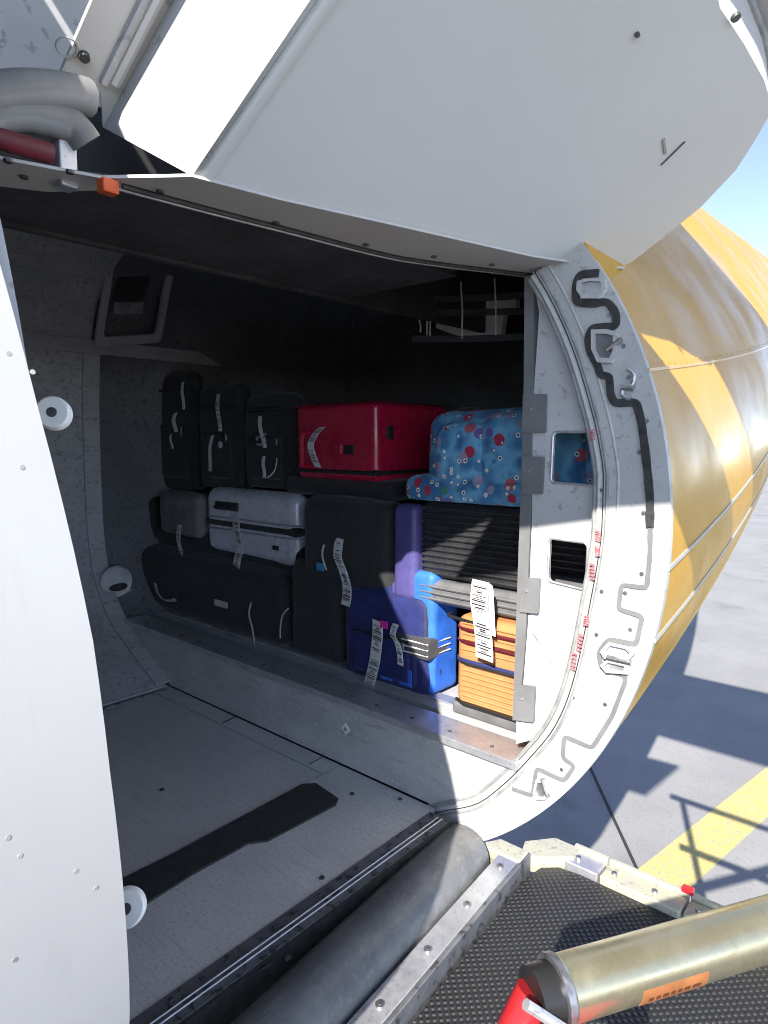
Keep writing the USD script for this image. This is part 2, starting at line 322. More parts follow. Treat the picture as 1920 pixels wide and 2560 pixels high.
def skin(sel, ys, thick=0.012):
    """Sheet of the outer skin over the contour points sel, swept along y; an inner face 8 mm inside gives it thickness."""
    p = CT[sel]; n = len(p)
    t = np.gradient(p, axis=0); t /= np.linalg.norm(t, axis=1, keepdims=True); nn = np.c_[t[:, 1], -t[:, 0]]
    V, Fc = [], []
    for off in (0, -thick):
        q = p+nn*off
        V.append(np.concatenate([tail(q, y) for y in ys]))
    m = len(ys); N = n*m
    for lay in (0, 1):
        for j in range(m-1):
            for i in range(n-1):
                a = lay*N+j*n+i; b = a+1; c = a+n+1; d = a+n
                Fc += [[a, c, b], [a, d, c]] if lay == 0 else [[a, b, c], [a, c, d]]
    for i in range(n-1):
        for j, s in ((0, 1), (m-1, -1)):
            a = j*n+i; b = a+1; c = N+b; d = N+a
            Fc += [[a, b, c], [a, c, d]] if s > 0 else [[a, c, b], [a, d, c]]
    for j in range(m-1):
        for i, s in ((0, 1), (n-1, -1)):
            a = j*n+i; b = a+n; c = N+b; d = N+a
            Fc += [[a, c, b], [a, d, c]] if s > 0 else [[a, b, c], [a, c, d]]
    return trimesh.Trimesh(np.vstack(V), np.array(Fc), process=False)
idx = np.arange(len(CT))
zr = CT[:, 1]; isr = idx < 92
def first(z): return int(np.argmax((zr >= z) & isr))
i_b, i_w, i_h = first(0.16), first(0.24), first(2.2)
loop = np.r_[idx, 0]
yfar = [YF]+list(np.linspace(1.8, 7.6, 22))
AC.part('yellow_skin', skin(np.arange(i_w, 95), yfar), 'skin_yellow', smooth=60)
AC.part('white_stripe', skin(np.arange(i_b, i_w+1), yfar), 'skin_white', smooth=60)
AC.part('blue_belly', skin(np.r_[np.arange(110, len(CT)), np.arange(0, i_b+1)], yfar), 'skin_blue', smooth=60)
AC.part('crown_skin', skin(np.arange(94, 111), [-4.5, YN]+yfar), 'skin_white', smooth=60)
nsk = skin(np.arange(0, 95), [-4.5, -2, -0.8, -0.2, YN], .003)
q = np.array(nsk.vertices); q[:, 1] += np.where(q[:, 1] > YN-.01, np.interp(q[:, 2], [-.3, .6, .866, .97, 1.05, 1.15, 1.26, 1.7], [.073, .045, .020, .013, .004, -.008, -.018, -.034]), 0)
nsk.vertices = q
AC.part('near_skin', nsk, 'skin_white', smooth=60)
AC.part('near_belly', skin(np.r_[np.arange(110, len(CT)), 0], [-4.5, -2, 0.9, YF]), 'skin_white', smooth=60)
AC.part('upper_skin', skin(np.arange(i_h, 95), [YN, 0.6, 1.1, YF]), 'skin_white', smooth=60)
i_s = first(-0.20)
AC.part('sill_skin', skin(np.arange(0, i_s+1), [YN, 0.6, 0.9]), 'skin_white', smooth=60)
AC.part('sill_skin', skin(np.arange(0, i_s+1), [0.9, 1.2, YF]), 'skin_white', smooth=60)
# raised lap joints along the far skin
for zl, w in ((1.27, .007), (0.82, .010), (0.64, .010)):
    k = first(zl); p = CT[k]
    AC.part('lap_joint', ribbon([tail(np.array([[p[0]+.001, p[1]]]), y)[0] for y in yfar], (0, 0, 1), w, .004), 'skin_yellow' if zl > 1 else 'skin_white')
    for y in np.arange(YF+.05, 4.2, .055):
        q = tail(np.array([[p[0], p[1]+.016]]), y)[0]; AC.part('rivet', disc(q-np.array([.0005, 0, 0]), (1, 0, 0), .0035, .0012, 6), 'skin_yellow')

wg = [(.40, 0), (.48, .07), (.9, .14), (1.5, .10), (2.15, .01), (1.5, -.05), (.9, -.06), (.45, -.03)]
AC.part('wing', prism([(a, b) for a, b in wg], (-.7, 0, 2.72), (0, 1, 0), (0, 0, 1), 4.4), 'skin_white')

# ---- far frame of the opening (plane facing the near side)
YS = YF; YF = YF-.003
Jpx = [(1332, 690), (1375, 765), (1425, 880), (1468, 1020), (1487, 1100), (1500, 1205), (1496, 1320), (1486, 1400), (1468, 1500), (1440, 1640), (1412, 1740), (1380, 1810), (1325, 1880), (1240, 1965), (1190, 2000), (1100, 2020), (1030, 2040)]
J = spline(xz(Jpx, YF), 60)
def right_arc(z0, z1, inset=0.0, n=50):
    zs = np.linspace(z0, z1, n)
    return np.array([(CX+math.sqrt(max((CR-inset)**2-(z-CZ)**2, 0)), z) for z in zs])
arc = right_arc(-0.09, 1.60, -0.001)
flange_poly = np.vstack([J, arc])
AC_frame = AC.part('door_frame', plate_y(flange_poly, YF-.003, 0.018), 'frame_white')
# inner return of the frame running back from J
ret = np.array([(p[0], YF+.021, p[1]) for p in J])
AC.part('frame_return', cat(*[ribbon([(a[0], YF+.02, a[1]), (a[0], YF+.07, a[1])], (np.array([b[0]-a[0], 0, b[1]-a[1]])/np.linalg.norm(b-a)), np.linalg.norm(b-a)*1.25, .006) for a, b in zip(J[:-1], J[1:])]), 'frame_white', AC_frame)
# the parallel beads along J
for off, r, m_, yy in ((-.013, .006, 'seal_grey', .004), (-.001, .005, 'frame_white', -.002), (.010, .003, 'seal_black', -.001), (.020, .005, 'seal_grey', -.002), (.031, .002, 'seal_black', -.0005), (.046, .0045, 'frame_white', -.001)):
    q = offset2(J, off)
    AC.part('edge_bead', tube([(a, YF+yy, b) for a, b in q], r, 6), m_, AC_frame)
# black sealant bead zigzagging round the latch fittings
Z1 = lambda L_: [(1200+x/2.304, 640+y/2.304) for x, y in L_]
Z2 = lambda L_: [(1000+x/2.304, 1300+y/2.304) for x, y in L_]
seal_a = Z1([(690, 100), (580, 108), (556, 165), (558, 270), (650, 278), (740, 262), (790, 330), (790, 408), (650, 415), (626, 470), (640, 560), (690, 640), (695, 690), (752, 690), (757, 800), (782, 850), (905, 842), (935, 950), (955, 1100), (972, 1250), (985, 1400), (985, 1560)])
seal_b = Z2([(1445, 0), (1445, 190), (1425, 390), (1280, 370), (1262, 510), (1400, 552), (1365, 715), (1205, 682), (1148, 760), (1165, 850), (1300, 892), (1305, 920), (1225, 1130), (1112, 1310), (950, 1242), (942, 1370), (1012, 1412), (950, 1500), (790, 1425), (768, 1585), (650, 1545)])
def dense(pts, step=6):
    out = [np.array(pts[0], float)]
    for a, b in zip(pts[:-1], pts[1:]):
        a, b = np.array(a, float), np.array(b, float); n = max(int(np.linalg.norm(b-a)/step), 1)
        out += [a+(b-a)*k/n for k in range(1, n+1)]
    return np.array(out)
def smooth_path(pts, it=3):
    p = dense(pts)
    for _ in range(it): p[1:-1] = (p[:-2]+2*p[1:-1]+p[2:])/4
    return p
def bead(pts, w, h, mat, name, y=YF):
    pp = smooth_path(pts); pp = np.vstack([xz(pp, y)])
    wob = 1+0.25*meshkit.noise(np.c_[pp*40, np.zeros(len(pp))]) if hasattr(meshkit, 'noise') else 1
    P3 = np.c_[pp[:, 0], np.full(len(pp), y-h/2+.0005), pp[:, 1]]
    t = np.gradient(P3, axis=0); t /= np.linalg.norm(t, axis=1, keepdims=True)
    return ribbon(P3, np.cross(t, [0, 1, 0]), w*wob, h)
AC.part('sealant_bead', bead(seal_a, 0.0155, 0.010, 'seal_black', ''), 'seal_black', AC_frame, smooth=50)
AC.part('sealant_bead', bead(seal_b, 0.0095, 0.007, 'seal_black', ''), 'tab_grey', AC_frame, smooth=50)
# latch pockets and hooks
def pocket(pxs, name='latch_pocket', mat='frame_white', h=0.016, inner='alu_dark', ysub=0.0):
    p = np.array(xz(pxs, YF)); c = p.mean(0)
    path = AC.part(name, plate_y(p, YF-h, h, [c+(p-c)*0.72]), mat, AC_frame)
    AC.part('latch_floor', plate_y(c+(p-c)*0.71, YF-.007, .002), inner, AC_frame)
pocket(Z1([(655, 428), (740, 425), (800, 440), (800, 560), (770, 620), (690, 615), (655, 540)]), inner='tab_grey')
pocket(Z1([(575, 150), (640, 135), (735, 140), (740, 200), (700, 250), (600, 250), (570, 200)]), inner='alu')
pocket(Z2([(1165, 750), (1210, 700), (1330, 725), (1365, 760), (1330, 800), (1190, 790)]), inner='panel_white')
pocket(Z2([(1165, 830), (1200, 800), (1330, 830), (1325, 880), (1200, 870)]), inner='alu')
pocket(Z2([(800, 1480), (845, 1485), (870, 1560), (850, 1600), (800, 1600), (780, 1560)]), inner='alu_dark')
for z_, pts in ((Z1, [(815, 480), (730, 540)]), (Z1, [(820, 760), (885, 760)]), (Z2, [(1190, 790), (1330, 820)]), (Z2, [(820, 1490), (850, 1590)])):
    q = xz(z_(pts), YF-.012)
    AC.part('latch_hook', tube([(a, YF-.012, b) for a, b in spline(q, 6)], .0065, 8), 'steel', AC_frame)
hk = xz(Z1([(850, 650), (890, 690), (880, 740), (830, 750), (820, 790), (870, 820)]), YF-.01)
AC.part('latch_hook', tube([(a, YF-.01, b) for a, b in spline(hk, 24)], .0055, 8), 'alu', AC_frame)
for q in Z1([(860, 700), (920, 1130), (945, 1480), (965, 950), (830, 520), (730, 1205), (745, 340), (700, 1350)])+Z2([(1330, 630), (1185, 1060), (935, 1435), (1165, 410), (1135, 660), (1395, 310), (1000, 1020), (1300, 420), (600, 1390)]):
    a, b = xz([q], YF)[0]
    AC.part('rivet', disc((a, YF+.001, b), (0, -1, 0), .0055, .006, 10), 'steel', AC_frame)
# red stencil strips along the inner edge
for q0, q1 in ((Z1([(645, 1000)])[0], Z1([(650, 1065)])[0]), (Z2([(1142, 60)])[0], Z2([(1142, 125)])[0]), (Z2([(1140, 150)])[0], Z2([(1140, 210)])[0]), (Z2([(1108, 250)])[0], Z2([(1106, 350)])[0]),
               (Z2([(1075, 550)])[0], Z2([(1070, 612)])[0]), (Z2([(1045, 655)])[0], Z2([(1028, 760)])[0]), (Z2([(1008, 765)])[0], Z2([(993, 870)])[0])):
    a, b = xz([q0, q1], YF-.010)
    a3, b3 = np.array([a[0], YF-.0115, a[1]]), np.array([b[0], YF-.0115, b[1]])
    t = (b3-a3)/np.linalg.norm(b3-a3)
    n_ = 5
    AC.part('red_stencil', cat(*[ribbon([a3+(b3-a3)*(k+.08)/n_, a3+(b3-a3)*(k+.62)/n_], np.cross(t, [0, 1, 0]), .013, .002) for k in range(n_)]), 'red_stencil', AC_frame)

YF = YS
# ---- white divider panel with two windows and the grey post beside it
YP = YF+.03
win1 = xz([(1384, 1080), (1500, 1080), (1508, 1216), (1378, 1206)], YP)
win2 = xz([(1374, 1345), (1470, 1358), (1466, 1476), (1370, 1452)], YP)
pan = xz([(1334, 700), (1348, 782), (1333, 1000), (1330, 1300), (1320, 1560), (1306, 1740), (1290, 1795), (1290, 1860), (1330, 1850)], YP)
Jin = [p for p in offset2(spline(xz(Jpx, YP), 60), .012) if p[1] > .28][::-1]
ppoly = np.vstack([pan, np.array(Jin)])
def rounded(poly, r):
    cs = m3.CrossSection([np.asarray(poly) if area(poly) > 0 else np.asarray(poly)[::-1]], m3.FillRule.NonZero)
    cs = cs.offset(-r, m3.JoinType.Miter).offset(r, m3.JoinType.Round, circular_segments=24)
    return np.array(cs.to_polygons()[0])
win1, win2 = rounded(win1, .012), rounded(win2, .012)
DP = AC.part('divider_panel', plate_y(ppoly, YP, .012, [win1, win2]), 'panel_white')
for w_ in (win1, win2):
    AC.part('window_rim', tube([(a, YP-.001, b) for a, b in w_], .0035, 6, closed=True), 'alu', DP)
post = xz([(1312, 690), (1336, 690), (1332, 1000), (1326, 1300), (1314, 1600), (1296, 1800), (1282, 1800), (1300, 1300), (1310, 1000)], YP-.004)
PO = AC.part('post', plate_y(post, YP-.006, .05), 'tab_grey')
for q in ([(1308, 985), (1366, 985), (1364, 1082), (1306, 1082)], [(1306, 1140), (1360, 1142), (1356, 1236), (1304, 1234)], [(1304, 1444), (1350, 1446), (1346, 1534), (1300, 1530)], [(1292, 1712), (1338, 1716), (1334, 1806), (1288, 1800)]):
    tp = AC.part('hinge_tab', plate_y(rounded(xz(q, YP-.01), .004), YP-.012, .008), 'tab_grey', PO)
    q = np.array(xz(q, YP-.012)); c = q.mean(0)
    AC.part('rivet', disc((c[0]-.01, YP-.0115, c[1]+.01), (0, -1, 0), .0035, .004, 8), 'alu', PO)
# faint scratch and a small bolt on the panel
q = xz([(1330, 1580), (1352, 1610), (1380, 1660)], YP)
AC.part('scratch', ribbon([(a, YP-.001, b) for a, b in q], (0.8, 0, .6), .004, .002), 'seal_grey', DP)

# ---- hold: sidewall lining, seam, ceiling, floor, step
WALL = [(-1.0, 1.97), (-1.62, 1.95), (-1.86, 1.84), (-1.98, 1.72), (-2.027, 1.566), (-2.075, 1.15), (-2.085, 0.757), (-2.06, 0.51), (-1.92, 0.27), (-1.70, 0.13), (-1.47, 0.02)]
W = spline(WALL, 60)
YB_END = 3.15
def sweep_tail(prof, ys, thick=.012):
    p = np.asarray(prof); t = np.gradient(p, axis=0); t /= np.linalg.norm(t, axis=1, keepdims=True); nn = np.c_[-t[:, 1], t[:, 0]]
    n = len(p); V = np.vstack([tail(q, y) for q in (p, p-nn*thick) for y in ys]); m = len(ys); N = n*m; Fc = []
    for lay in (0, 1):
        for j in range(m-1):
            for i in range(n-1):
                a = lay*N+j*n+i; f_ = [[a, a+1, a+n+1], [a, a+n+1, a+n]]
                Fc += f_ if lay else [q[::-1] for q in f_]
    return trimesh.Trimesh(V, np.array(Fc), process=False)
def sweep(prof, y0, y1, thick=.012):
    p = np.asarray(prof); t = np.gradient(p, axis=0); t /= np.linalg.norm(t, axis=1, keepdims=True); nn = np.c_[-t[:, 1], t[:, 0]]
    q = np.vstack([p, (p-nn*thick)[::-1]])
    return prism(q[:, [0, 1]], (0, y0, 0), (1, 0, 0), (0, 0, 1), -(y1-y0))
HW = AC.part('hold_sidewall', sweep(W, -1.6, YF-.03), 'hold_lining', smooth=40)
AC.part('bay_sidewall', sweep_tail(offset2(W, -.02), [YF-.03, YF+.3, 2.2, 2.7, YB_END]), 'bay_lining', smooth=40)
lowW = W[W[:, 1] < 1.60]
SEAM = AC.part('seam_strip', sweep(offset2(lowW, .014), YF-.075, YF+.005, .012), 'riser', smooth=40)
for k in range(4, len(lowW), 3):
    for yy_ in (YF-.058, YF-.012):
        a, b = offset2(lowW, .012)[k]; t = lowW[min(k+1, len(lowW)-1)]-lowW[k-1]; t /= np.linalg.norm(t); nn = (-t[1], 0, t[0])
        AC.part('screw', disc((a, yy_, b), nn, .009, .006, 10), 'alu', SEAM)
        AC.part('screw_slot', disc((a+nn[0]*.005, yy_, b+nn[2]*.005), nn, .0035, .0022, 8), 'screw', SEAM)
# stringer rail along the wall and window-shaped frame above it
w0 = np.array([-2.03, 1.58]);
AC.part('wall_rail', box(-2.035, -2.008, 0.2, 2.4, 1.535, 1.60), 'riser')
fr = [(265, 612), (432, 634), (392, 850), (228, 860)]
pn = np.array([0.9, 0.0, -0.42]); pn /= np.linalg.norm(pn)
f3 = [on(a, b, (-1.94, 1.7, 1.70), pn) for a, b in fr]
c3 = sum(f3)/4; ue = np.array([0, 1.0, 0]); ve = np.cross(pn, ue); ve = -ve if ve[2] < 0 else ve
f2 = np.array([((p-c3)@ue, (p-c3)@ve) for p in f3]); 
nrm = np.cross(ue, ve)
sg = 1 if nrm@pn > 0 else -1
WF = AC.part('wall_frame', prism(rounded(f2, .03), c3+pn*.02, ue, ve, .02*sg, [rounded(f2*0.80, .02)]), 'riser')
h2 = np.array([(np.array(on(a, b, (-1.94, 1.7, 1.70), pn))-c3) @ np.c_[ue, ve] for a, b in [(292, 690), (368, 690), (352, 745), (278, 745)]])
AC.part('vent_opening', prism(h2, c3+pn*.028, ue, ve, .004*sg), 'seal_black', WF)
h2 = np.array([(np.array(on(a, b, (-1.94, 1.7, 1.70), pn))-c3) @ np.c_[ue, ve] for a, b in [(280, 750), (352, 750), (348, 780), (276, 780)]])
AC.part('placard', prism(h2, c3+pn*.028, ue, ve, .004*sg), 'seal_grey', WF)
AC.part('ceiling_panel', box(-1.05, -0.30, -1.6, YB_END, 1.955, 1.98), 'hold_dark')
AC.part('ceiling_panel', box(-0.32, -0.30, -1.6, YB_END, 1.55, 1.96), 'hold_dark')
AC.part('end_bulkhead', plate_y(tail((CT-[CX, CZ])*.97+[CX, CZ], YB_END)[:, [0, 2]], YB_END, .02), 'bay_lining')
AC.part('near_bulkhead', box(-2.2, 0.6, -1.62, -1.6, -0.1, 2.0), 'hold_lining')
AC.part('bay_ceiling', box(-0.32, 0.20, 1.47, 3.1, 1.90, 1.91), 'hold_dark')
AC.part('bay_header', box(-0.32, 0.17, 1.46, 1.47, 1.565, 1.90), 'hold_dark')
# right sidewall of the bag bay behind the divider
bay = right_arc(-0.1, 1.62, 0.06, 30)
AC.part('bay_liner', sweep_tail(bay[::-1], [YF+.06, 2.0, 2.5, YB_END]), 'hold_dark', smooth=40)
AC.part('near_bay_liner', sweep(bay[::-1], -1.6, YN-.06), 'panel_white', smooth=40)
# floor panels
xs = [-1.50, -0.367, 0.045]
def fp(x0, x1, y0, y1):
    g_ = .003
    AC.part('floor_panel', box(x0+g_, x1-g_, y0+g_, y1-g_, -.02, 0.0), 'hold_floor', FLOOR)
FLOOR = AC.node('cargo_floor')
ja = at(545, 1808, 2, 0)[1]
fp(-1.50, -0.367, -1.6, 0.28); fp(-1.50, -0.367, 0.28, ja); fp(-1.50, -0.367, ja, YF-.004)
fp(-0.367, 0.045, -1.6, 0.45); fp(-0.367, 0.045, 0.45, YF-.004)
AC.part('floor_beam', box(-1.52, 0.06, -1.6, 1.66, -.05, -.024), 'hold_dark', FLOOR)
tp = [tuple(at(a, b, 2, 0.0)[:2]) for a, b in [(270, 2218), (312, 2198), (430, 2140), (560, 2070), (755, 1964), (790, 1962), (846, 2000), (840, 2015), (670, 2105), (620, 2112), (480, 2190), (330, 2285), (285, 2310)]]
AC.part('grip_strip', plate_z(tp, .0065, .006), 'strip', FLOOR)
for q in [(805, 2195), (820, 2238), (405, 1975), (720, 2395), (880, 1985), (1000, 1998)]:
    p = at(*q, 2, 0.0); AC.part('floor_screw', disc((p[0], p[1], -.001), (0, 0, 1), .008, .004, 8), 'screw', FLOOR)
for q in [((560, 1806), (592, 1790)), ((778, 1908), (806, 1893)), ((645, 2428), (676, 2412))]:
    a, b = at(*q[0], 2, .001), at(*q[1], 2, .001); AC.part('floor_slot', ribbon([a, b], (0.0, 1, 0), .02, .004), 'strip', FLOOR)
# threshold
thr = [tuple(at(a, b, 2, 0.0)[:2]) for a, b in [(430, 2600), (995, 2060), (1060, 2070), (640, 2600)]]
TH = AC.part('threshold', plate_z([(0.045, -0.4), (0.045, 1.50), (0.118, 1.50), (0.118, -0.4)], .003, .024), 'alu_dark')
for x_ in (.082, .096):
    AC.part('threshold_bead', tube([(x_, -0.4, .004), (x_, 1.49, .004)], .0022, 6), 'alu', TH)
for k in range(9):
    AC.part('rivet', disc((.062, 0.35+k*.135, .002), (0, 0, 1), .006, .004, 8), 'screw', TH)
AC.part('sill_face', box(0.118, 0.128, -0.4, 1.50, -0.11, 0.0), 'seal_black')
# step (riser) and the alu rail on it
ris = np.array([(-1.47, 0.004), (0.16, 0.004), (0.30, 0.20), (0.315, 0.238), (-1.85, 0.238), (-1.72, 0.13)])
RI = AC.part('riser', plate_y(ris, YF-.002, .02), 'riser')
for q in [(648, 1830), (770, 1700)]: pass
a, b = xz([(866, 1822)], YF)[0]
AC.part('placard', plate_y([(a, b-.02), (a+.02, b), (a, b+.022), (a-.02, b)], YF-.004, .004), 'paper', RI)
AC.part('placard_mark', plate_y([(a, b-.009), (a+.009, b), (a, b+.009), (a-.009, b)], YF-.006, .004), 'seal_grey', RI)
RL = AC.part('edge_rail', box(-1.86, 0.335, YF-.012, YF+.105, 0.238, 0.246, .003), 'alu')
AC.part('rail_lip', box(-1.86, 0.325, YF-.018, YF-.010, 0.222, 0.246, .002), 'alu', RL)
for k in range(14):
    AC.part('rivet', disc((-1.7+k*.148, YF+.02, .2455), (0, 0, 1), .006, .003, 8), 'screw', RL)
AC.part('rail_slot', box(-1.9, 0.33, YF+.105, YF+.15, 0.20, 0.21), 'seal_black', RL)
AC.part('bay_floor', plate_z([(-2.0, YF+.15), (.39, YF+.15), (.33, 2.0), (.19, 2.5), (-.12, 3.1), (-1.6, 3.1), (-1.9, 2.4)], .236, .03), 'riser')
AC.part('bay_floor_rail', box(-1.95, 0.36, YF+.20, YF+.255, 0.2365, 0.244, .003), 'alu')
# lower-edge bead of the near sidewall
AC.part('wall_foot_bead', tube([(-1.462, -1.5, .012), (-1.462, YF-.03, .012)], .006, 6), 'alu', HW)
AC.part('wall_foot_bead', tube([(-1.44, -1.5, .004), (-1.44, YF-.04, .004)], .005, 6), 'alu_dark', HW)
# tie-down cup
c = at(290, 1455, 0, -2.0)
CU = AC.part('tie_down_cup', m3.Manifold.sphere(1, 28).scale((.03, .085, .085)).translate(tuple(c)), 'strap', smooth=60)
AC.part('cup_recess', m3.Manifold.sphere(1, 20).scale((.02, .050, .022)).translate((c[0]+.022, c[1], c[2]-.022)), 'seal_black', CU, smooth=60)
AC.part('cup_flange', box(c[0]-.01, c[0]+.012, c[1]-.09, c[1]+.10, c[2]-.085, c[2]-.05, .005), 'strap', CU)
AC.part('wall_clip', box(-2.06, -2.03, 1.95, 2.0, .92, .98), 'seal_grey', HW)

# ---- lintel over the opening
inn = [(0, 466), (120, 480), (255, 476), (290, 467), (480, 518), (700, 574), (960, 640), (1100, 662), (1250, 680), (1345, 692)]
out = [(0, 398), (255, 446), (480, 442), (700, 500), (960, 558), (1330, 642), (1500, 668), (1562, 672)]
ZL = 1.549
pi = [tuple(at(a, b, 2, ZL)[:2]) for a, b in inn]; po = [tuple(at(a, b, 2, ZL)[:2]) for a, b in out]
far_ = [tuple(at(a, b, 2, ZL)[:2]) for a, b in [(1430, 696), (1520, 690)]]
LT = AC.part('lintel', plate_z(np.array(pi+far_+po[::-1]), ZL+.005, .005), 'lining')
AC.part('lintel_seal', tube([(x+.022, y, ZL-.004) for x, y in spline(pi[3:], 40)], .005, 6), 'seal_black', LT)
AC.part('lintel_edge', tube([(x+.004, y, ZL-.003) for x, y in spline(pi[3:], 40)], .004, 6), 'alu', LT)
for q in [(400, 476), (690, 555), (915, 610), (1085, 640), (1230, 660), (60, 440), (175, 428), (20, 400)]:
    p = at(*q, 2, ZL); AC.part('screw', disc((p[0], p[1], ZL+.001), (0, 0, -1), .007, .005, 8), 'screw', LT)
p = at(270, 466, 2, ZL-.012)
AC.part('orange_tag', box(p[0]-.012, p[0]+.012, p[1]-.014, p[1]+.014, ZL-.024, ZL-.002, .003), 'orange_tag', LT)
# hinge bay above the lintel at the near corner
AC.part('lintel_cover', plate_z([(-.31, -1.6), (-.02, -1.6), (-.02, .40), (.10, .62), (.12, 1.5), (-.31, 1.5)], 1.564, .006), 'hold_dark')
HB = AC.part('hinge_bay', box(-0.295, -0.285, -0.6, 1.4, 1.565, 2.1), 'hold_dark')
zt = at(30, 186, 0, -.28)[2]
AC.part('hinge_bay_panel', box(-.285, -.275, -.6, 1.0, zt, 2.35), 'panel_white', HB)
AC.part('actuator', tube([at(-60, 330, 0, .05), at(128, 385, 0, .05)], .016, 12), 'dark_red', HB)
pp = [at(-80, 330, 0, .03), at(60, 285, 0, .03), at(170, 310, 0, .03), at(215, 360, 0, .03)]
AC.part('duct', tube(spline(pp, 16), .028, 12), 'tab_grey', HB)
pp = [at(-80, 250, 0, .04), at(80, 225, 0, .04), at(220, 245, 0, .03)]
AC.part('duct', tube(spline(pp, 16), .03, 12), 'tab_grey', HB)
AC.part('bracket', box(-.005, .03, .50, .53, 1.54, 1.66, .004), 'alu', HB)

# ---- cargo door, swung up
P0 = at(480, 440, 2, 1.555); P1 = at(1330, 640, 2, 1.555); P2 = at(1910, 285, 1, 1.56)
DN = np.cross(P1-P0, P2-P0); DN /= np.linalg.norm(DN)
if DN[2] > 0: DN = -DN                                       # faces down and outwards
DU = np.array([0, 1.0, 0]) - DN*DN[1]; DU /= np.linalg.norm(DU)      # along the fuselage
DV = np.cross(DN, DU); DV = DV if DV[0] > 0 else -DV          # outwards and up
def dp(px, py, h=0.0):
    p = on(px, py, P0-DN*h, DN)-P0
    return (p@DU, p@DV)
def d3(u, v, h=0.0): return P0+DU*u+DV*v-DN*h
CD = AC.node('cargo_door')
line = [dp(*q) for q in [(480, 440), (700, 500), (960, 556), (1330, 641), (1490, 668), (1540, 672), (1580, 655), (1660, 592), (1750, 520), (1840, 425), (1888, 350), (1925, 285)]]
ue_ = line[-1][0]
outer = [dp(1925, 250), dp(1910, 200), dp(1860, 110), dp(1800, 20)]
umin = line[0][0]
vout = np.mean([o[1] for o in outer])
near = [(umin+.30, vout+.05), (umin, vout+.12), (umin, 0.4)]
lin_poly = np.array(line + outer + near)
h_ = 0.002
sgn = 1 if np.cross(DU, DV)@DN > 0 else -1
LN = AC.part('lining', prism(lin_poly, P0, DU, DV, -.02*sgn), 'lining', CD)
# sloping flank at the near end, flange and outer skin above
FH = 0.35
u0 = umin
fla = [dp(a, b, FH) for a, b in [(257, 318), (252, 232), (236, 207), (130, 184), (55, 186), (90, 90), (125, 0)]]
flb = [dp(a, b, FH) for a, b in [(457, 0), (350, 165)]]
us = np.mean([q[0] for q in flb]+[fla[0][0]])
def d3h(q, h): return d3(q[0], q[1], h)
F0, F1 = d3h(fla[0], FH), d3h((flb[0][0], vout+.02), FH)
G0, G1 = d3(umin, line[0][1]), d3(umin, vout+.02)
Vq = np.array([G0, G1, F1, F0]); Vq = np.vstack([Vq, Vq+DU*.012])
fq = np.array([[0, 1, 2], [0, 2, 3], [4, 6, 5], [4, 7, 6], [0, 4, 5], [0, 5, 1], [1, 5, 6], [1, 6, 2], [2, 6, 7], [2, 7, 3], [3, 7, 4], [3, 4, 0]])
AC.part('flank', trimesh.Trimesh(Vq, fq, process=False), 'panel_white', CD)
AC.part('flank_fillet', tube([G0+DU*.022-DN*.018, G1+DU*.022-DN*.018], .022, 14), 'lining', CD)
ul = us-.115
fla = [(max(q[0], ul), q[1]) for q in fla[:5]]+[(ul, fla[4][1]+.05)]
FLG = AC.part('door_flange', prism(fla+[(ul, vout+.02), (flb[0][0], vout+.02)]+flb, P0-DN*FH, DU, DV, -.012*sgn), 'lining', CD)
AC.part('flange_groove', tube([d3(us-.045, fla[2][1]+.01, FH-.001), d3(us-.045, vout, FH-.001)], .009, 8), 'riser', CD)
AC.part('flange_groove', tube([d3(us-.028, fla[2][1]+.02, FH-.001), d3(us-.028, vout, FH-.001)], .012, 8), 'lining', CD)
pb = on(210, 138, P0-DN*FH, DN)
AC.part('flange_bolt', disc(pb, DN, .010, .010, 10), 'screw', CD)
AC.part('bolt_washer', ring(pb-DU*.03+DN*.002, DN, .018, .002), 'seal_grey', CD)
SKC = [d3(us-.012, -.02, FH+.02), d3(1.02, -.06, FH+.02), d3(1.02, vout+.10, .10), d3(us-.012, vout+.16, .10)]
Vq = np.vstack([SKC, np.array(SKC)-DN*.012])
AC.part('door_skin', trimesh.Trimesh(Vq, fq, process=False), 'skin_white', CD)
# the door's curved near corner, out beyond the flank
rows = [(.60, 1.87), (.74, 1.91), (.88, 1.945), (1.0, 1.97), (1.12, 1.995), (1.3, 2.02), (1.5, 2.03)]
Vn = [(x, y, z - .129*(y-.2)) for x, z in rows for y in (.2, .95)]
Fn = [q for k in range(len(rows)-1) for q in ([2*k, 2*k+1, 2*k+3], [2*k, 2*k+3, 2*k+2])]
Vn = np.array(Vn); nV = len(Vn)
AC.part('door_corner', trimesh.Trimesh(np.vstack([Vn, Vn+[0, 0, .012]]), np.vstack([Fn, np.array(Fn)[:, ::-1]+nV]), process=False), 'skin_white', CD)
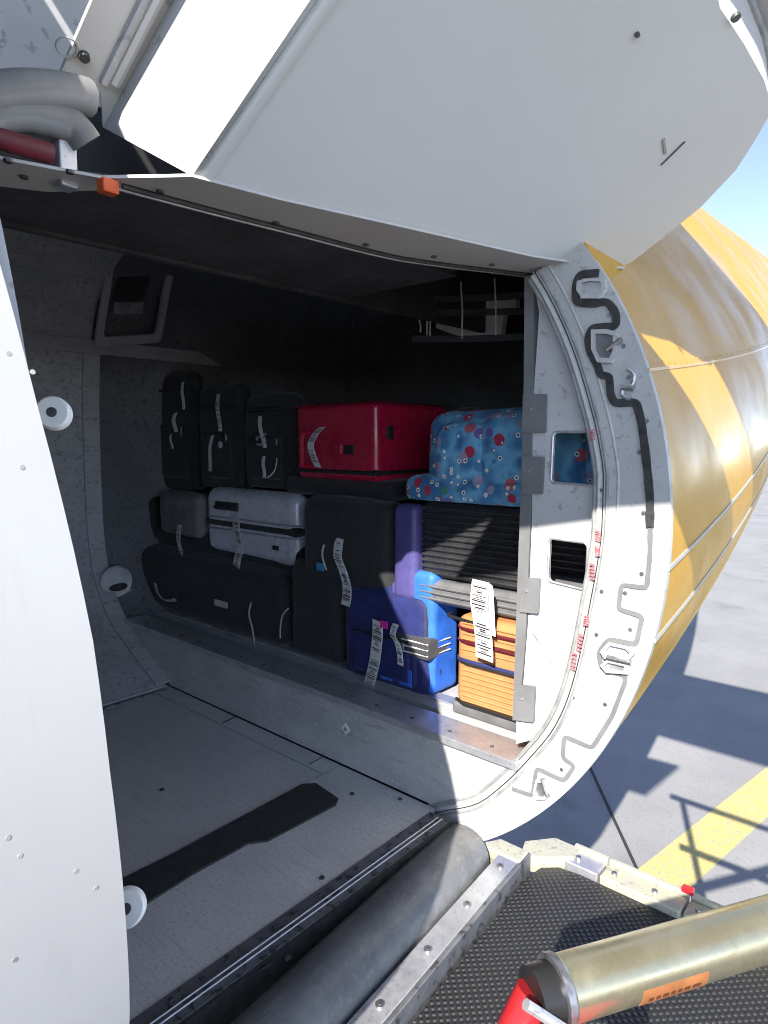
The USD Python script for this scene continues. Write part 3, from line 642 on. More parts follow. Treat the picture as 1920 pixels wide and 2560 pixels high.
# outer rim: slopes from the lining up to the skin beyond its outer edge, and along the far end
rim = []
ol = line[4:] + outer + [(umin, vout)]
o3 = [d3(a, b) for a, b in ol]
ctr = np.array([0.4, vout*0.5])
out3 = []
for a, b in ol:
    dv = np.array([a, b])-ctr; dv /= np.linalg.norm(dv)
    out3.append(d3(a+dv[0]*.05, b+dv[1]*.05, .11))
V = np.array([q for pr in zip(o3, out3) for q in pr]); Fc = []
for k in range(len(o3)-1): Fc += [[2*k, 2*k+1, 2*k+3], [2*k, 2*k+3, 2*k+2]]
AC.part('lining_rim', trimesh.Trimesh(np.vstack([V, V-DN*.004]), np.vstack([Fc, np.array(Fc)[:, ::-1]+len(V)]), process=False), 'lining', CD)
AC.part('rim_seal', tube(out3, .010, 6), 'seal_grey', CD)
for q in [(1838, 40), (1592, 84)]:
    p = d3(*dp(*q)); AC.part('lining_bolt', disc(p-DN*.0, DN, .008 if q[0] > 1700 else .004, .006, 10), 'screw', CD)
a, b = d3(*dp(1652, 412)), d3(*dp(1712, 353))
AC.part('lining_slit', ribbon([a+DN*.001, b+DN*.001], np.cross((b-a)/np.linalg.norm(b-a), DN), .003, .002), 'screw', CD)
a, b = d3(*dp(1659, 346)), d3(*dp(1663, 383))
AC.part('lining_slit', ribbon([a+DN*.001, b+DN*.001], np.cross((b-a)/np.linalg.norm(b-a), DN), .005, .002), 'seal_grey', CD)

# ---- near frame of the opening with its stop pucks
nf = np.vstack([right_arc(-0.05, 1.62, 0.013), right_arc(-0.05, 1.62, 0.16)[::-1]])
NFR = AC.part('near_frame', plate_y(nf, YN-.03, .025), 'frame_white')
for q, r_ in (((130, 1031), .0158), ((314, 2272), .0172)):
    # the puck stands on a short stalk just past the edge of the near skin
    c = at(*q, 1, 0.262)
    ax_ = np.array([0.80, -0.55, 0.12 if q[1] < 1500 else .5]); ax_ /= np.linalg.norm(ax_)
    SP = AC.part('stop_puck', disc(c-ax_*.012, ax_, r_, .014, 28, r2=r_*.86), 'puck', NFR)
    AC.part('puck_bore', disc(c+ax_*.0005, ax_, r_*.30, .0025, 16), 'seal_black', NFR)
    AC.part('puck_stalk', tube([c-ax_*.010, c-ax_*.05+np.array([0, -.02, 0]), (c[0]-.07, YN-.02, c[2])], .010, 8), 'steel', NFR)
# small scuffs and rivets on the near skin
def cyl_hit(px, py):
    d = ray(px, py); o = CAM-np.array([CX, 0, CZ]); a = d[0]**2+d[2]**2; b = o[0]*d[0]+o[2]*d[2]; c = o[0]**2+o[2]**2-CR*CR
    D = b*b-a*c
    return None if D < 0 else CAM+d*(-b-math.sqrt(D))/a
for q in [(22, 884), (55, 1168), (82, 930), (20, 2095), (50, 2140), (190, 2178), (240, 2220), (36, 2400)]:
    p = cyl_hit(*q)
    if p is None: continue
    n = np.array([p[0]-CX, 0, p[2]-CZ]); n /= np.linalg.norm(n)
    AC.part('skin_rivet', disc(p-n*.0005, n, .0020, .0008, 10), 'seal_grey')

# ---- cargo net hanging at the top of the bag bay
NT = Thing('cargo_net', 'dark webbing net with pale cords hanging at the top of the bag bay', 'cargo net', (0, 2.0, 1.3))
YNET = 1.95
for x_ in (1072, 1064, 1048, 1152, 1236, 1325):
    y0_, y1_ = {1072: (712, 838), 1064: (760, 838), 1048: (800, 830), 1152: (704, 846), 1236: (696, 838), 1325: (720, 806)}[x_]
    a, b = at(x_, y0_, 1, YNET), at(x_+3, y1_, 1, YNET)
    NT.part('cord', tube([a, (a+b)/2+np.array([.002, .003, 0]), b], .0028, 6), 'strap')
for y0_, y1_ in ((748, 736), (778, 776), (846, 840)):
    a, b = at(1030, y0_, 1, YNET+.008), at(1345, y1_, 1, YNET+.008)
    NT.part('webbing', ribbon(spline([a, (a+b)/2+np.array([0, .004, -.004]), b], 10), (0, 0, 1), .022, .003), 'charcoal_cloth')
SH = Thing('roof_bracing', 'grey roof bracing seen through the net at the back of the bay', 'bracing', (0, 3.0, 1.5))
for q in ([(1075, 752), (1290, 745), (1290, 772), (1075, 776)], [(1090, 790), (1260, 785), (1250, 850), (1180, 852), (1090, 820)], [(1105, 712), (1200, 704), (1200, 730), (1110, 732)]):
    SH.part('bracing_plate', plate_y(xz(q, 2.3), 2.3, .03), 'paper')

# ================================================================== BAGGAGE
BAGS = 0
def bag_box(l, c, r, top, bot, yf, zc=None):
    """Box whose front face spans pixels l..c across and top..bot (at c) and whose right side ends at pixel r."""
    x0 = at(l, (top+bot)/2, 1, yf)[0]; pc = at(c, bot, 1, yf); x1 = pc[0]; z0 = at(zc or c, bot, 1, yf)[2]; z1 = at(zc or c, top, 1, yf)[2]
    d = ray(r, bot); t = (x1-CAM[0])/d[0]; y1 = CAM[1]+t*d[1]
    return x0, x1, yf, y1, z0, z1
def tag_strip(T, pxs, y, w, loop=True, mat='paper', bars=True, lean=0.0):
    """Paper routing tag: a strip hanging along the picked line, with printed bars."""
    P3 = [at(a, b, 1, y-0.004*k) for k, (a, b) in enumerate(pxs)]
    sp = spline(P3, 18)
    sp[:, 1] -= 0.006*np.sin(np.linspace(0, 5, 18))
    tp = T.part('luggage_tag', ribbon(sp, (0.97, -0.22, 0), w, .0012), mat)
    if bars:
        seg = []
        i = 1
        rg = random.Random(int(pxs[0][0]*7+pxs[0][1]))
        L_ = np.linalg.norm(np.diff(sp, axis=0), axis=1).sum()
        s = L_*.06
        cum = np.r_[0, np.cumsum(np.linalg.norm(np.diff(sp, axis=0), axis=1))]
        f = lambda q: np.array([np.interp(q, cum, sp[:, k]) for k in range(3)])
        while s < L_*.93:
            h = rg.choice([.0016, .0024, .004]); ww = w*rg.choice([.8, .8, .55, .35])
            if .42*L_ < s < .52*L_ or rg.random() < .12: s += .008; continue
            a, b = f(s), f(s+h); off = np.array([-.22, -.97, 0])*.0012
            seg.append(ribbon([a+off, b+off], (0.97, -0.22, 0), ww, .0006))
            s += h+rg.choice([.002, .003, .005])
        if seg: T.part('barcode', cat(*seg), 'ink', tp, stuff=True)
    return tp
def wheels(T, x0, x1, y0, y1, z, r=.022):
    for x in (x0+.05, x1-.05):
        c = np.array([x, y0+.02, z]); T.part('wheel', disc(c-np.array([.012, 0, 0]), (1, 0, 0), r, .024, 14), 'plastic_black')
def handle(T, a, b, out, r=.007, mat='plastic_black'):
    a, b, out = map(np.asarray, (a, b, out))
    T.part('handle', tube(spline([a, a+out*.9+(b-a)*.06, a+out+(b-a)*.2, a+out+(b-a)*.8, b+out*.9+(a-b)*.06, b], 18), r, 8), mat)
def soft(x0, x1, y0, y1, z0, z1, r, amp=.01, seed=0, sag=0.0):
    m = box(x0, x1, y0, y1, z0, z1, r, 4).refine_to_length(.03)
    me = m.to_mesh(); v = np.array(me.vert_properties[:, :3], float); f = np.array(me.tri_verts)
    t = trimesh.Trimesh(v, f, process=True)
    n = t.vertex_normals; v = np.array(t.vertices)
    nz = meshkit.fbm(v*9+seed*3.1) if hasattr(meshkit, 'fbm') else rng.normal(size=len(v))*.3
    c = np.array([(x0+x1)/2, (y0+y1)/2, (z0+z1)/2]); q = (v-c)/np.array([x1-x0, y1-y0, z1-z0])*2
    bulge = .6*sag*np.prod(np.clip(1-np.sort(np.abs(q), axis=1)[:, :2]**2, 0, 1), axis=1)
    v = v + n*(np.asarray(nz)[:, None]*amp + bulge[:, None])
    v[:, 2] = np.maximum(v[:, 2], z0)
    return trimesh.Trimesh(v, t.faces, process=False)
def bag(name, label, B, mat, kind='hard', ribs=None, r=.035, seed=0, rib_n=7, catg='suitcase', zipz=None, trim='plastic_black', handle_side=None, base=True):
    x0, x1, y0, y1, z0, z1 = B
    T = Thing(name, label, catg, ((x0+x1)/2, (y0+y1)/2, z0), 'bags stacked in the hold')
    T.B = B
    if kind == 'hard':
        T.part('shell', box(x0, x1, y0, y1, z0, z1, r, 5), mat, smooth=40)
    else:
        T.part('body', soft(x0, x1, y0, y1, z0, z1, r, .012, seed, .02), mat, smooth=70)
        w_, h_ = x1-x0, z1-z0
        if base and w_ > .12 and h_ > .12:
            T.part('front_pocket', soft(x0+.16*w_, x1-.16*w_, y0-.022, y0+.02, z0+.10*h_, z0+.58*h_, .016, .004, seed+50), mat, smooth=70)
            T.part('pocket_zip', tube([(x0+.18*w_, y0-.024, z0+.54*h_), (x1-.18*w_, y0-.026, z0+.54*h_)], .004, 6), trim)
            T.part('zip_pull', box(x1-.24*w_, x1-.21*w_, y0-.032, y0-.026, z0+.47*h_, z0+.54*h_, .002), 'steel')
            e = .014
            T.part('piping', tube(spline([(x0+e, y0+.004, z0+r), (x0+e, y0+.004, z1-r), (x0+r, y0+.004, z1-e), (x1-r, y0+.004, z1-e), (x1-e, y0+.004, z1-r), (x1-e, y0+.004, z0+r)], 40), .005, 6), 'charcoal_cloth')
            handle(T, (x0+.35*w_, (y0+y1)/2-.02, z1-.004), (x0+.65*w_, (y0+y1)/2-.02, z1-.004), (0, 0, .012), .008, 'charcoal_cloth')
    if ribs == 'h':          # ribs wrap the two visible sides, one above the other
        for k in range(rib_n):
            z = z0+(z1-z0)*(k+1)/(rib_n+1)
            loop = [(x0+r*.4, y0-.002, z), (x1-r, y0-.002, z), (x1-r*.3, y0+r*.3, z), (x1+.002, y0+r, z), (x1+.002, y1-r, z)]
            T.part('rib', tube(spline(loop, 22), (z1-z0)/(rib_n+1)*.28, 6), mat)
    if zipz is not None:
        for zf in np.atleast_1d(zipz):
            z = z0+(z1-z0)*zf
            loop = [(x0+r, y0-.001, z), (x1-r, y0-.001, z), (x1-r*.3, y0+r*.3, z), (x1+.001, y0+r, z), (x1+.001, y1-r, z)]
            T.part('zip', tube(spline(loop, 22), .006, 6), trim)
    return T

# bottom row
ZB = 0.237
def seat(B, z0): return (*B[:4], z0, B[5])
YB = 1.80
T = bag('black_bag', 'long black soft bag lowest on the left, pale strap loops hanging from it', seat(bag_box(300, 735, 760, 1440, 1640, YB), ZB), 'black_cloth', 'soft', r=.06, seed=1, catg='duffel bag', zipz=.7)
B1 = T.B
T.part('strap', ribbon(spline([at(628, 1506, 1, YB-0.075), at(622, 1530, 1, YB-0.090), at(630, 1570, 1, YB-0.095), at(636, 1610, 1, YB-0.105), at(632, 1650, 1, YB-0.145)], 14), (.95, -.3, 0), .016, .003), 'strap')
T.part('strap', ribbon(spline([at(722, 1520, 1, YB-0.075), at(704, 1545, 1, YB-0.085), at(700, 1595, 1, YB-0.090)], 10), (.95, -.3, 0), .008, .003), 'strap')
T.part('label_holder', box(*[at(535, 1494, 1, YB-0.085)[0], at(565, 1494, 1, YB-0.085)[0]], YB-0.085, YB-0.077, at(550, 1498, 1, YB)[2], at(550, 1484, 1, YB)[2], .002), 'strap')
tag_strip(T, [(388, 1458), (396, 1480), (412, 1500), (436, 1498)], YB-0.105, .05)
T = bag('black_upright_bag', 'plain black soft suitcase on the rail between the black duffel and the blue bag', seat(bag_box(740, 862, 885, 1420, 1690, YB-.02), ZB), 'black_cloth', 'soft', r=.04, seed=2, zipz=.5)
T = bag('blue_bag', 'blue soft suitcase low on the rail with bright sunlit right side and two tags', seat(bag_box(862, 1070, 1135, 1500, 1700, YB-.07), ZB), 'navy_cloth', 'soft', r=.035, seed=3, catg='suitcase', zipz=(.35,))
x0, x1, y0, y1, z0, z1 = T.B
T.part('side_panel', soft(x1-.085, x1+.012, y0+.01, y1, z0+.01, z1+.085, .02, .012, 5), 'bright_blue', smooth=70)
T.part('pocket', soft(x0+.06, x1-.04, y0-.018, y0+.02, z0+.03, z0+(z1-z0)*.52, .015, .004, 6), 'navy_cloth', smooth=70)
for k in range(2): T.part('pocket_badge', box(x1-.20+k*.09, x1-.145+k*.09, y0-.022, y0-.016, z0+.03, z0+.09, .002), 'bright_blue')
T.part('belt_band', box(x1-.16, x1+.018, y0-.022, y0+.12, z0+(z1-z0)*.40, z0+(z1-z0)*.62, .012), 'charcoal_cloth')
for k in range(3): T.part('band_stripe', tube([(x1-.10, y0-.023, z0+(z1-z0)*(.45+.06*k)), (x1+.012, y0-.020, z0+(z1-z0)*(.45+.06*k)), (x1+.020, y0+.10, z0+(z1-z0)*(.45+.06*k))], .003, 5), 'strap')
tag_strip(T, [(944, 1552), (946, 1590), (940, 1640), (926, 1690), (916, 1722)], y0-.03, .062)
tag_strip(T, [(990, 1560), (984, 1585), (996, 1610), (998, 1664)], y0-.03, .032)
T.part('pink_tag', box(*sorted([at(952, 1560, 1, y0-.035)[0], at(970, 1560, 1, y0-.035)[0]]), y0-.04, y0-.034, at(960, 1570, 1, y0-.035)[2], at(960, 1552, 1, y0-.035)[2], .002), 'pink')
T = bag('orange_suitcase', 'orange ribbed hard suitcase with black bumper lowest beside the grey post', seat(bag_box(1138, 1390, 1470, 1552, 1716, YB-.10, 1220), ZB+.028), 'orange_shell', 'hard', r=.03)
x0, x1, y0, y1, z0, z1 = T.B
for k in range(16):
    z = z0+.022+k*(z1-z0-.045)/15
    if 7 < k < 12 and k % 2: continue
    T.part('rib', tube([(x0+.004, y0+.02, z), (x0+.03, y0-.0015, z), (x1-.04, y0-.0015, z), (x1+.001, y0+.04, z), (x1+.001, y1-.04, z)], .0032, 5), 'orange_shell')
for zf, m_ in ((.52, 'navy_cloth'), (.49, 'plastic_black'), (.72, 'dark_red'), (.86, 'dark_red')):
    T.part('zip', tube(spline([(x0, y0+.02, z0+(z1-z0)*zf), (x0+.04, y0-.004, z0+(z1-z0)*zf), (x1-.03, y0-.004, z0+(z1-z0)*zf)], 12), .006, 6), m_)
T.part('bumper', box(x0-.006, x1+.006, y0-.008, y1, z0-.028, z0+.012, .01), 'grey_shell')
T.part('bumper_edge', tube([(x0, y0+.01, z0+.014), (x0+.04, y0-.010, z0+.014), (x1, y0-.010, z0+.014)], .006, 6), 'plastic_black')
wheels(T, x0, x1, y0, y1, ZB+.012, .014)
zo_top = z1
# tier above the orange and blue ones
T = bag('grey_ribbed_suitcase', 'dark grey hard suitcase half in sunlight with a wide white tag hanging down', seat(bag_box(1045, 1500, 1600, 1468, 1556, YB-.06, 1180), zo_top+.002), 'grey_shell', 'hard', ribs='h', rib_n=3, r=.03)
x0, x1, y0, y1, z0, z1 = T.B
handle(T, at(1130, 1532, 1, y0), at(1225, 1560, 1, y0), (0, -.035, 0), .006)
zg = z1
tag_strip(T, [(1202, 1452), (1200, 1500), (1206, 1560), (1208, 1650)], YB-.135, .074)
tag_strip(T, [(1202, 1452), (1224, 1462), (1228, 1500), (1226, 1560), (1228, 1590)], YB-.125, .03, bars=False)
T = bag('black_ribbed_suitcase', 'black hard suitcase with many fine ribs under the printed blue bag', (*bag_box(1050, 1500, 1600, 1262, 1462, YB-.04)[:4], zg+.002, bag_box(1050, 1500, 1600, 1262, 1462, YB-.04, 1180)[5]), 'black_shell', 'hard', ribs='h', rib_n=12, r=.03)
x0, x1, y0, y1, z0, z1 = T.B
T.part('corner_guard', box(x1-.16, x1+.004, y0-.012, y0+.05, z0+.02, z0+.075, .008), 'grey_shell')
zk = z1
T = bag('violet_suitcase', 'slim violet blue suitcase standing on edge between two black cases', seat(bag_box(990, 1048, 1062, 1262, 1500, YB-.05), at(1020, 1500, 1, YB-.05)[2]), 'violet_shell', 'hard', r=.028)
x0, x1, y0, y1, z0, z1 = T.B
T.part('foot', box(x0-.02, x1+.01, y0-.012, y0+.08, z0-.01, z0+.06, .02), 'violet_shell')
T.part('trim', tube([(x0+.012, y0-.003, z0+.08), (x0+.012, y0-.003, z1-.03)], .004, 6), 'silver_shell')
T = bag('large_black_suitcase', 'large black cloth suitcase in the middle with a long white tag and small blue tag', (*bag_box(770, 988, 1010, 1255, 1500, YB-.02)[:4], at(880, 1500, 1, YB-.02)[2], bag_box(770, 988, 1010, 1262, 1500, YB-.02)[5]), 'black_cloth', 'soft', r=.04, seed=8, zipz=(.25, .8))
x0, x1, y0, y1, z0, z1 = T.B
tag_strip(T, [(848, 1346), (846, 1385), (858, 1425), (866, 1470), (860, 1514)], y0-.05, .060)
tag_strip(T, [(810, 1362), (808, 1390), (812, 1425)], y0-.05, .012, bars=False)
T.part('blue_tag', box(*sorted([at(801, 1415, 1, y0-.035)[0], at(817, 1415, 1, y0-.035)[0]]), y0-.056, y0-.050, at(809, 1425, 1, y0-.035)[2], at(809, 1406, 1, y0-.035)[2], .001), 'sky_tag')
zl = z1
# silver hard case
S = bag_box(512, 742, 790, 1236, 1432, YB+.02)
T = bag('silver_suitcase', 'silver grey hard suitcase with a black zip band and round corners', S, 'silver_shell', 'hard', r=.055)
x0, x1, y0, y1, z0, z1 = T.B
zm = (z0+z1)/2
T.part('zip_band', box(x0-.002, x1+.003, y0-.003, y1, zm-.022, zm+.024, .02), 'black_cloth')
for s in (-.026, .030): T.part('zip_edge', tube(spline([(x0+.03, y0-.003, zm+s), (x1-.05, y0-.003, zm+s), (x1-.012, y0+.015, zm+s), (x1+.003, y0+.05, zm+s), (x1+.003, y1-.05, zm+s)], 22), .004, 6), 'alu')
handle(T, (x0+.12, y0, zm+.085), (x0+.26, y0, zm+.085), (0, -.03, -.004), .007)
T.part('handle_plate', box(x0+.10, x0+.28, y0-.006, y0+.01, zm+.065, zm+.105, .004), 'plastic_black')
T.part('lock', box(x1-.155, x1-.115, y0-.006, y0+.005, zm-.085, zm-.065, .003), 'plastic_black')
tag_strip(T, [(590, 1296), (594, 1330), (602, 1365), (592, 1400), (582, 1438)], y0-.045, .074)
zs = z1
bx = bag_box(512, 742, 790, 1432, 1446, YB+.02)
# grey bag
T = bag('grey_bag', 'small mottled grey bag beside the silver suitcase with a white tag below', bag_box(412, 508, 522, 1240, 1345, YB+.03), 'grey_bag', 'soft', r=.03, seed=11, catg='bag', zipz=.3)
x0, x1, y0, y1, z0, z1 = T.B
T.part('bag_pocket', soft(x0+.02, x1-.02, y0-.016, y0+.02, z0+.02, z0+(z1-z0)*.55, .012, .004, 12), 'charcoal_cloth', smooth=70)
tag_strip(T, [(450, 1312), (448, 1345), (452, 1380), (446, 1418)], y0-.05, .056)
T = bag('flat_black_bag', 'flat black bag under the grey bag, spreading below the silver case', (*bag_box(395, 770, 800, 1345, 1440, YB+.05)[:4], B1[5], at(600, 1345, 1, YB+.05)[2]), 'black_cloth', 'soft', r=.04, seed=13, catg='duffel bag')
T = bag('dark_bag_by_wall', 'black bag squeezed against the left sidewall of the bay with a thin pale strap', bag_box(268, 408, 420, 1238, 1440, YB+.06), 'black_cloth', 'soft', r=.05, seed=14, catg='bag', zipz=.6)
x0, x1, y0, y1, z0, z1 = T.B
T.part('strap', ribbon(spline([at(190, 1250, 1, y0-.02), at(240, 1250, 1, y0-.03), at(285, 1262, 1, y0-.03), at(320, 1282, 1, y0-.02)], 10), (.2, -.2, .95), .012, .003), 'strap')
# top row
U1 = bag_box(395, 492, 520, 930, 1225, YB+.10); U2 = bag_box(498, 605, 640, 960, 1225, YB+.09); U3 = bag_box(612, 735, 770, 985, 1225, YB+.08)
T = bag('black_upright_suitcase', 'tall black suitcase standing leftmost on the upper tier with a pale tied tag', U1, 'black_cloth', 'soft', r=.035, seed=15, zipz=.5)
handle(T, (U1[0]+.05, U1[2], U1[5]-.08), (U1[1]-.05, U1[2], U1[5]-.08), (0, -.03, 0), .008)
tag_strip(T, [(457, 955), (458, 990), (456, 1024)], YB+.015, .040, bars=False)
tag_strip(T, [(440, 1032), (436, 1055), (438, 1080)], YB+.015, .055, bars=False)
tag_strip(T, [(428, 1086), (429, 1122)], YB+.015, .026, bars=False)
T = bag('black_upright_suitcase', 'tall black suitcase second on the upper tier with a looped white tag', U2, 'black_cloth', 'soft', r=.035, seed=16, zipz=.5)
handle(T, (U2[0]+.05, U2[2], U2[5]-.10), (U2[1]-.05, U2[2], U2[5]-.10), (0, -.03, 0), .008)
tag_strip(T, [(546, 986), (546, 1030), (548, 1078)], YB+.015, .042)
tag_strip(T, [(532, 1088), (526, 1130), (522, 1178)], YB+.015, .036, bars=False)
T.part('round_charm', disc(at(551, 1112, 1, YB+.012), (0, -1, 0), .016, .003, 18), 'strap')
T = bag('black_upright_suitcase', 'black suitcase third on the upper tier beside the red case, with a silvery charm', U3, 'black_cloth', 'soft', r=.035, seed=17, zipz=.5)
handle(T, (U3[0]+.05, U3[2], U3[5]-.06), (U3[1]-.06, U3[2], U3[5]-.06), (0, -.03, 0), .008)
tag_strip(T, [(650, 1040), (654, 1078), (660, 1120)], YB+.01, .036, bars=False)
tag_strip(T, [(660, 1140), (660, 1170), (658, 1195)], YB+.01, .030, bars=False)
T.part('charm', cat(*[m3.Manifold.sphere(.005, 10).translate(tuple(at(640+rng.integers(0, 26), 1085+rng.integers(0, 32), 1, YB+.005))) for _ in range(14)]), 'steel')
T.part('strap', tube(spline([at(692, 1146, 1, YB+.05), at(688, 1172, 1, YB+.05), at(668, 1194, 1, YB+.04)], 10), .0025, 6), 'strap')
R = bag_box(738, 940, 1120, 1000, 1206, YB+.02)
T = bag('red_suitcase', 'shiny red hard suitcase lying on the upper tier with black zip and carry handle', R, 'red_shell', 'hard', r=.03)
x0, x1, y0, y1, z0, z1 = T.B
T.part('zip_band', box(x0-.002, x1+.003, y0-.003, y1, z0+.022, z0+.045, .012), 'plastic_black')
T.part('lid_line', box(x0-.002, x1+.002, y0-.002, y1, z1-.012, z1-.006, .002), 'dark_red')
for yy_ in (y0+.06, y1-.08): T.part('corner_block', box(x1-.004, x1+.008, yy_, yy_+.035, z0+.16, z0+.21, .003), 'plastic_black')
handle(T, at(775, 1080, 1, y0), at(775, 1165, 1, y0), (0, -.045, 0), .010, 'red_shell')
T.part('lock', box(*sorted([at(862, 1120, 1, y0)[0], at(886, 1120, 1, y0)[0]]), y0-.006, y0+.004, at(870, 1136, 1, y0)[2], at(870, 1112, 1, y0)[2], .003), 'plastic_black')
T.part('lock_button', box(*sorted([at(832, 1120, 1, y0)[0], at(856, 1120, 1, y0)[0]]), y0-.008, y0+.004, at(850, 1136, 1, y0)[2], at(850, 1110, 1, y0)[2], .004), 'red_shell')
tag_strip(T, [(806, 1068), (788, 1090), (778, 1115), (782, 1142), (792, 1168)], y0-.05, .048)
# red case lies on another case reaching back
T = bag('owl_print_bag', 'blue soft bag with a colourful owl print on top of the ribbed black case', (*bag_box(1062, 1500, 1620, 1030, 1256, YB+.0)[:4], zk+.004, at(1200, 1030, 1, YB)[2]), 'owl_print', 'soft', r=.06, seed=23, catg='bag', base=False)
x0, x1, y0, y1, z0, z1 = T.B
T.part('piping', tube(spline([(x0+.05, y0-.012, z0+.035), ((x0+x1)/2, y0-.02, z0+.025), (x1-.04, y0-.012, z0+.035)], 14), .006, 6), 'sky_tag')
T.part('carry_loop', tube(spline([(x0+.06, y0+.08, z1-.01), (x0+.10, y0+.08, z1+.02), (x0+.16, y0+.08, z1+.015), (x0+.20, y0+.08, z1-.01)], 12), .004, 6), 'charcoal_cloth')
T.part('flap', soft(x0-.05, x1-.02, y0-.05, y0+.10, z0-.0, z0+.075, .03, .018, 22), 'owl_print', smooth=70)
T.part('pouch', soft(x0+.08, x0+.26, y0-.04, y0+.06, z0+.06, z1-.05, .04, .034, 24), 'owl_print', smooth=70)
T.part('pouch', soft(x0+.25, x1-.06, y0-.03, y0+.06, z0+.05, z1-.02, .04, .036, 26), 'owl_print', smooth=70)
# fill of dark bags behind
T = bag('black_case_under_red', 'black case carrying the red suitcase', (R[0]-.1, R[1]+.05, R[2]+.03, R[2]+.5, zl+.002, R[4]-.002), 'black_cloth', 'soft', r=.02, seed=30)

# ================================================================== BELT LOADER
def skew(m):
    v, f = meshkit.arrays(m)[:2]; v = np.array(v, float); v[:, 0] += -(v[:, 1]-1.55)*.085*np.clip((.9-v[:, 0])/.5, 0, 1); return trimesh.Trimesh(v, f, process=False)
LD = Thing('belt_loader', 'airport belt loader with black dimpled belt, rubber bumper roller and brass coloured hand rail', 'belt loader', (1.2, 0.7, -1.5))
ZT = -0.10
bp = [(0.345, -0.55), (0.345, 1.56), (0.36, 1.62), (0.40, 1.655), (0.46, 1.665), (4.5, 1.665), (4.5, -0.55)]
LD.part('belt', skew(plate_z(bp, ZT, .02)), 'belt')
LD.part('belt_bed', box(0.33, 4.6, -0.58, 1.70, ZT-.16, ZT-.03), 'alu_dark')
# far side rail
for k, (a, b, m_) in enumerate(((.40, .50, 'alu'), (.505, .72, 'loader_cream'), (.725, 1.25, 'loader_cream'), (1.255, 4.6, 'loader_cream'))):
    SR = LD.part('side_rail', box(a, b, 1.668, 1.735, ZT-.16, ZT+.022, .006), m_)
    LD.part('rail_lip', box(a, b, 1.736, 1.75, ZT-.02, ZT+.034, .003), 'loader_cream', SR)
    for q in np.arange(a+.03, min(b, 1.4), .11): LD.part('rail_bolt', disc((q, 1.70, ZT+.02), (0, 0, 1), .008, .008, 8), 'steel', SR)
LD.part('corner_bracket', plate_z([(0.30, 1.60), (0.345, 1.62), (0.42, 1.69), (0.42, 1.735), (0.34, 1.735), (0.28, 1.66)], ZT+.03, .05), 'loader_cream')
LD.part('red_clip', box(.70, .73, 1.735, 1.755, ZT+.03, ZT+.045, .003), 'red_paint')
LD.part('near_rail', box(0.36, 4.6, -0.66, -0.57, ZT-.16, ZT+.02, .006), 'loader_cream')
# nose plate and bumper
NP = LD.part('nose_plate', skew(box(0.262, 0.322, -0.55, 1.60, ZT+.035, ZT+.045, .003)), 'alu')
LD.part('nose_edge', skew(box(0.322, 0.335, -0.55, 1.60, ZT-.06, ZT+.045, .003)), 'alu_dark', NP)
for k in range(9): LD.part('rivet', skew(disc((.292, 1.49-k*.185, ZT+.044), (0, 0, 1), .011, .005, 12)), 'steel', NP)
for k in range(9): LD.part('rivet_head', skew(disc((.292, 1.49-k*.185, ZT+.048), (0, 0, 1), .005, .003, 8)), 'screw', NP)
BU = LD.part('bumper', skew(tube([(0.168, -0.55, ZT+.026), (0.168, 1.46, ZT+.026), (0.168, 1.51, ZT+.026), (0.168, 1.525, ZT+.026)], [.086, .086, .078, .05], 32)), 'rubber', smooth=40)
LD.part('bumper_bracket', skew(box(0.20, 0.30, -0.5, 1.5, ZT-.10, ZT-.03)), 'alu_dark', BU)
LD.part('end_cap', skew(box(0.20, 0.33, 1.535, 1.60, ZT-.04, ZT+.05, .008)), 'loader_cream')
# hand rail tube near the camera
da, db = ray(1392, 2476), ray(1960, 2308)
A, Bq = CAM+da*.62, CAM+db*.70
dirn = (Bq-A)/np.linalg.norm(Bq-A)
HRr = .0285
HR = LD.part('hand_rail', tube([A, A+dirn*.1, A+dirn*.3, A+dirn*1.6], HRr, 36), 'tube', smooth=50)
side = np.cross(dirn, FW); side /= np.linalg.norm(side)
# printed label wrapped on the tube
facing = -FW - dirn*np.dot(-FW, dirn); facing /= np.linalg.norm(facing); sdn = np.cross(dirn, facing)
if sdn[2] > 0: sdn = -sdn
def on_tube(s, ang, r): return A+dirn*s + r*(math.cos(ang)*facing+math.sin(ang)*sdn)
def tube_patch(s0, s1, a0, a1, r0, r1, n=8):
    V = []
    for r in (r0, r1):
        for a in np.linspace(a0, a1, n):
            V += [on_tube(s0, a, r), on_tube(s1, a, r)]
    Fc = []
    for k in range(n-1):
        i = 2*n+2*k
        Fc += [[i, i+1, i+3], [i, i+3, i+2]]
    for k in range(n-1):
        i = 2*k; j = 2*n+2*k
        Fc += [[i, j, j+2], [i, j+2, i+2], [i+1, j+3, j+1], [i+1, i+3, j+3]]
    for e in (0, 2*(n-1)):
        Fc += [[e, e+1, 2*n+e+1], [e, 2*n+e+1, 2*n+e]]
    return trimesh.Trimesh(np.array(V), np.array(Fc), process=False)
LB = LD.part('rail_label', tube_patch(.075, .150, .05, .80, HRr-.0005, HRr+.0006), 'brown_label', HR, smooth=50)
rg = random.Random(4); s = .082
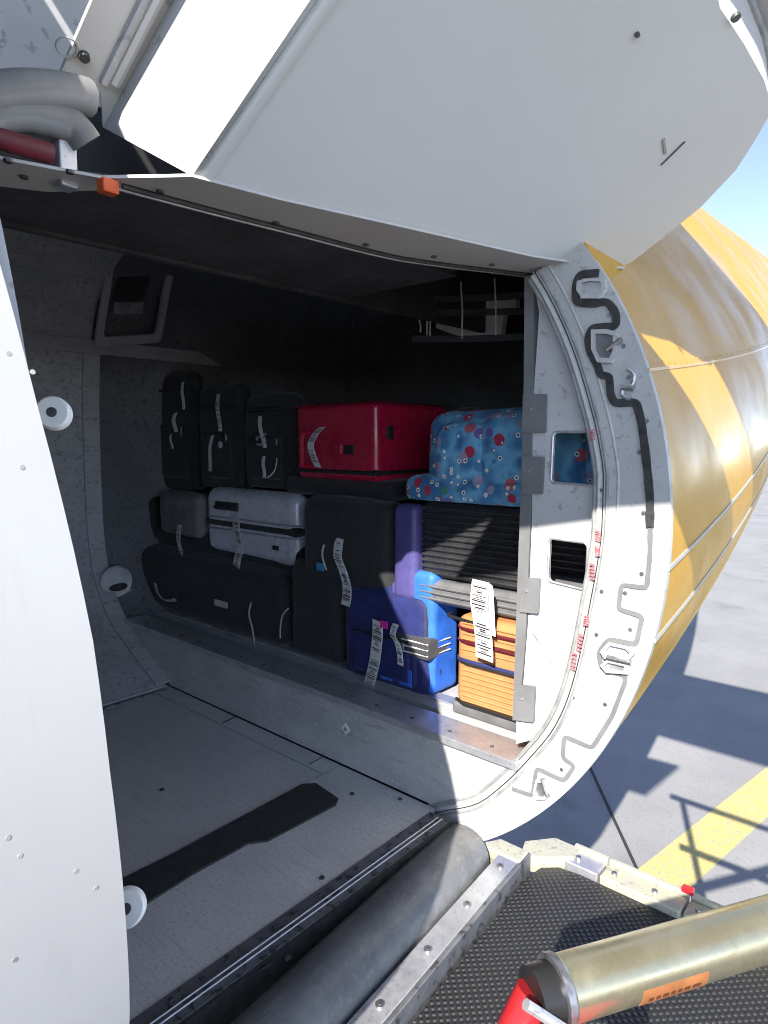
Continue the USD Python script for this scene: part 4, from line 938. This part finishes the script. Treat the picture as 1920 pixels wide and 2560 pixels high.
while s < .142:
    w_ = rg.uniform(.004, .010)
    LD.part('label_print', tube_patch(s, min(s+w_, .145), .36, .52, HRr+.0004, HRr+.0010, 4), 'label_ink', HR); s += w_+.003
LD.part('rail_collar', tube([A-dirn*.004, A+dirn*.003, A+dirn*.006], [HRr+.003, HRr+.003, HRr+.0005], 28), 'steel', HR)
LD.part('rail_clamp', tube([A-dirn*.026, A-dirn*.004], [HRr*.92, HRr*.92], 28), 'plastic_black', HR)
LD.part('rail_bracket', tube(spline([A-dirn*.025+np.array([0, 0, .004]), A-dirn*.045+np.array([0, 0, -.012]), A-dirn*.03+np.array([0, 0, -.06]), A-dirn*.03+np.array([0.02, 0, -.5])], 14), [.017]*4+[.02]*10, 14), 'red_paint', HR)
LD.part('bracket_pin', tube([A-dirn*.040+UP*.02-FW*.03, A+dirn*.02-UP*.028-FW*.034], .005, 8), 'alu', HR)
LD.part('bracket_foot', box(A[0]-.03, A[0]+.16, A[1]-.035, A[1]+.035, A[2]-.125, A[2]-.062, .012), 'red_paint', HR)
# guard rail and body further down (throws the shadows on the apron)
for x_ in (1.10, 1.95, 2.8, 3.65):
    LD.part('rail_post', tube([(x_, 1.80, ZT-.14), (x_, 1.80, .88)], .020, 10), 'loader_cream')
for z_ in (.88, .42):
    LD.part('guard_rail', tube([(1.02, 1.80, z_), (3.75, 1.80, z_)], .024, 12), 'loader_cream')
LD.part('chassis', box(0.9, 4.8, -0.35, 1.45, -1.05, -0.62, .03), 'loader_cream')
for x_ in (1.3, 4.1):
    for y_ in (-0.30, 1.30):
        w_ = LD.part('wheel', disc((x_, y_, -1.22), (0, 1, 0), .28, .2, 26), 'rubber')
        LD.part('hub', disc((x_, y_-.01, -1.22), (0, -1, 0), .12, .02, 16), 'steel', w_)
for x_ in (1.1, 2.6): LD.part('lift_arm', tube([(x_, 0.1, -.8), (x_+.7, .1, ZT-.14)], .04, 10), 'steel')
for x_ in (1.1, 2.6): LD.part('lift_arm', tube([(x_, 1.1, -.8), (x_+.7, 1.1, ZT-.14)], .04, 10), 'steel')
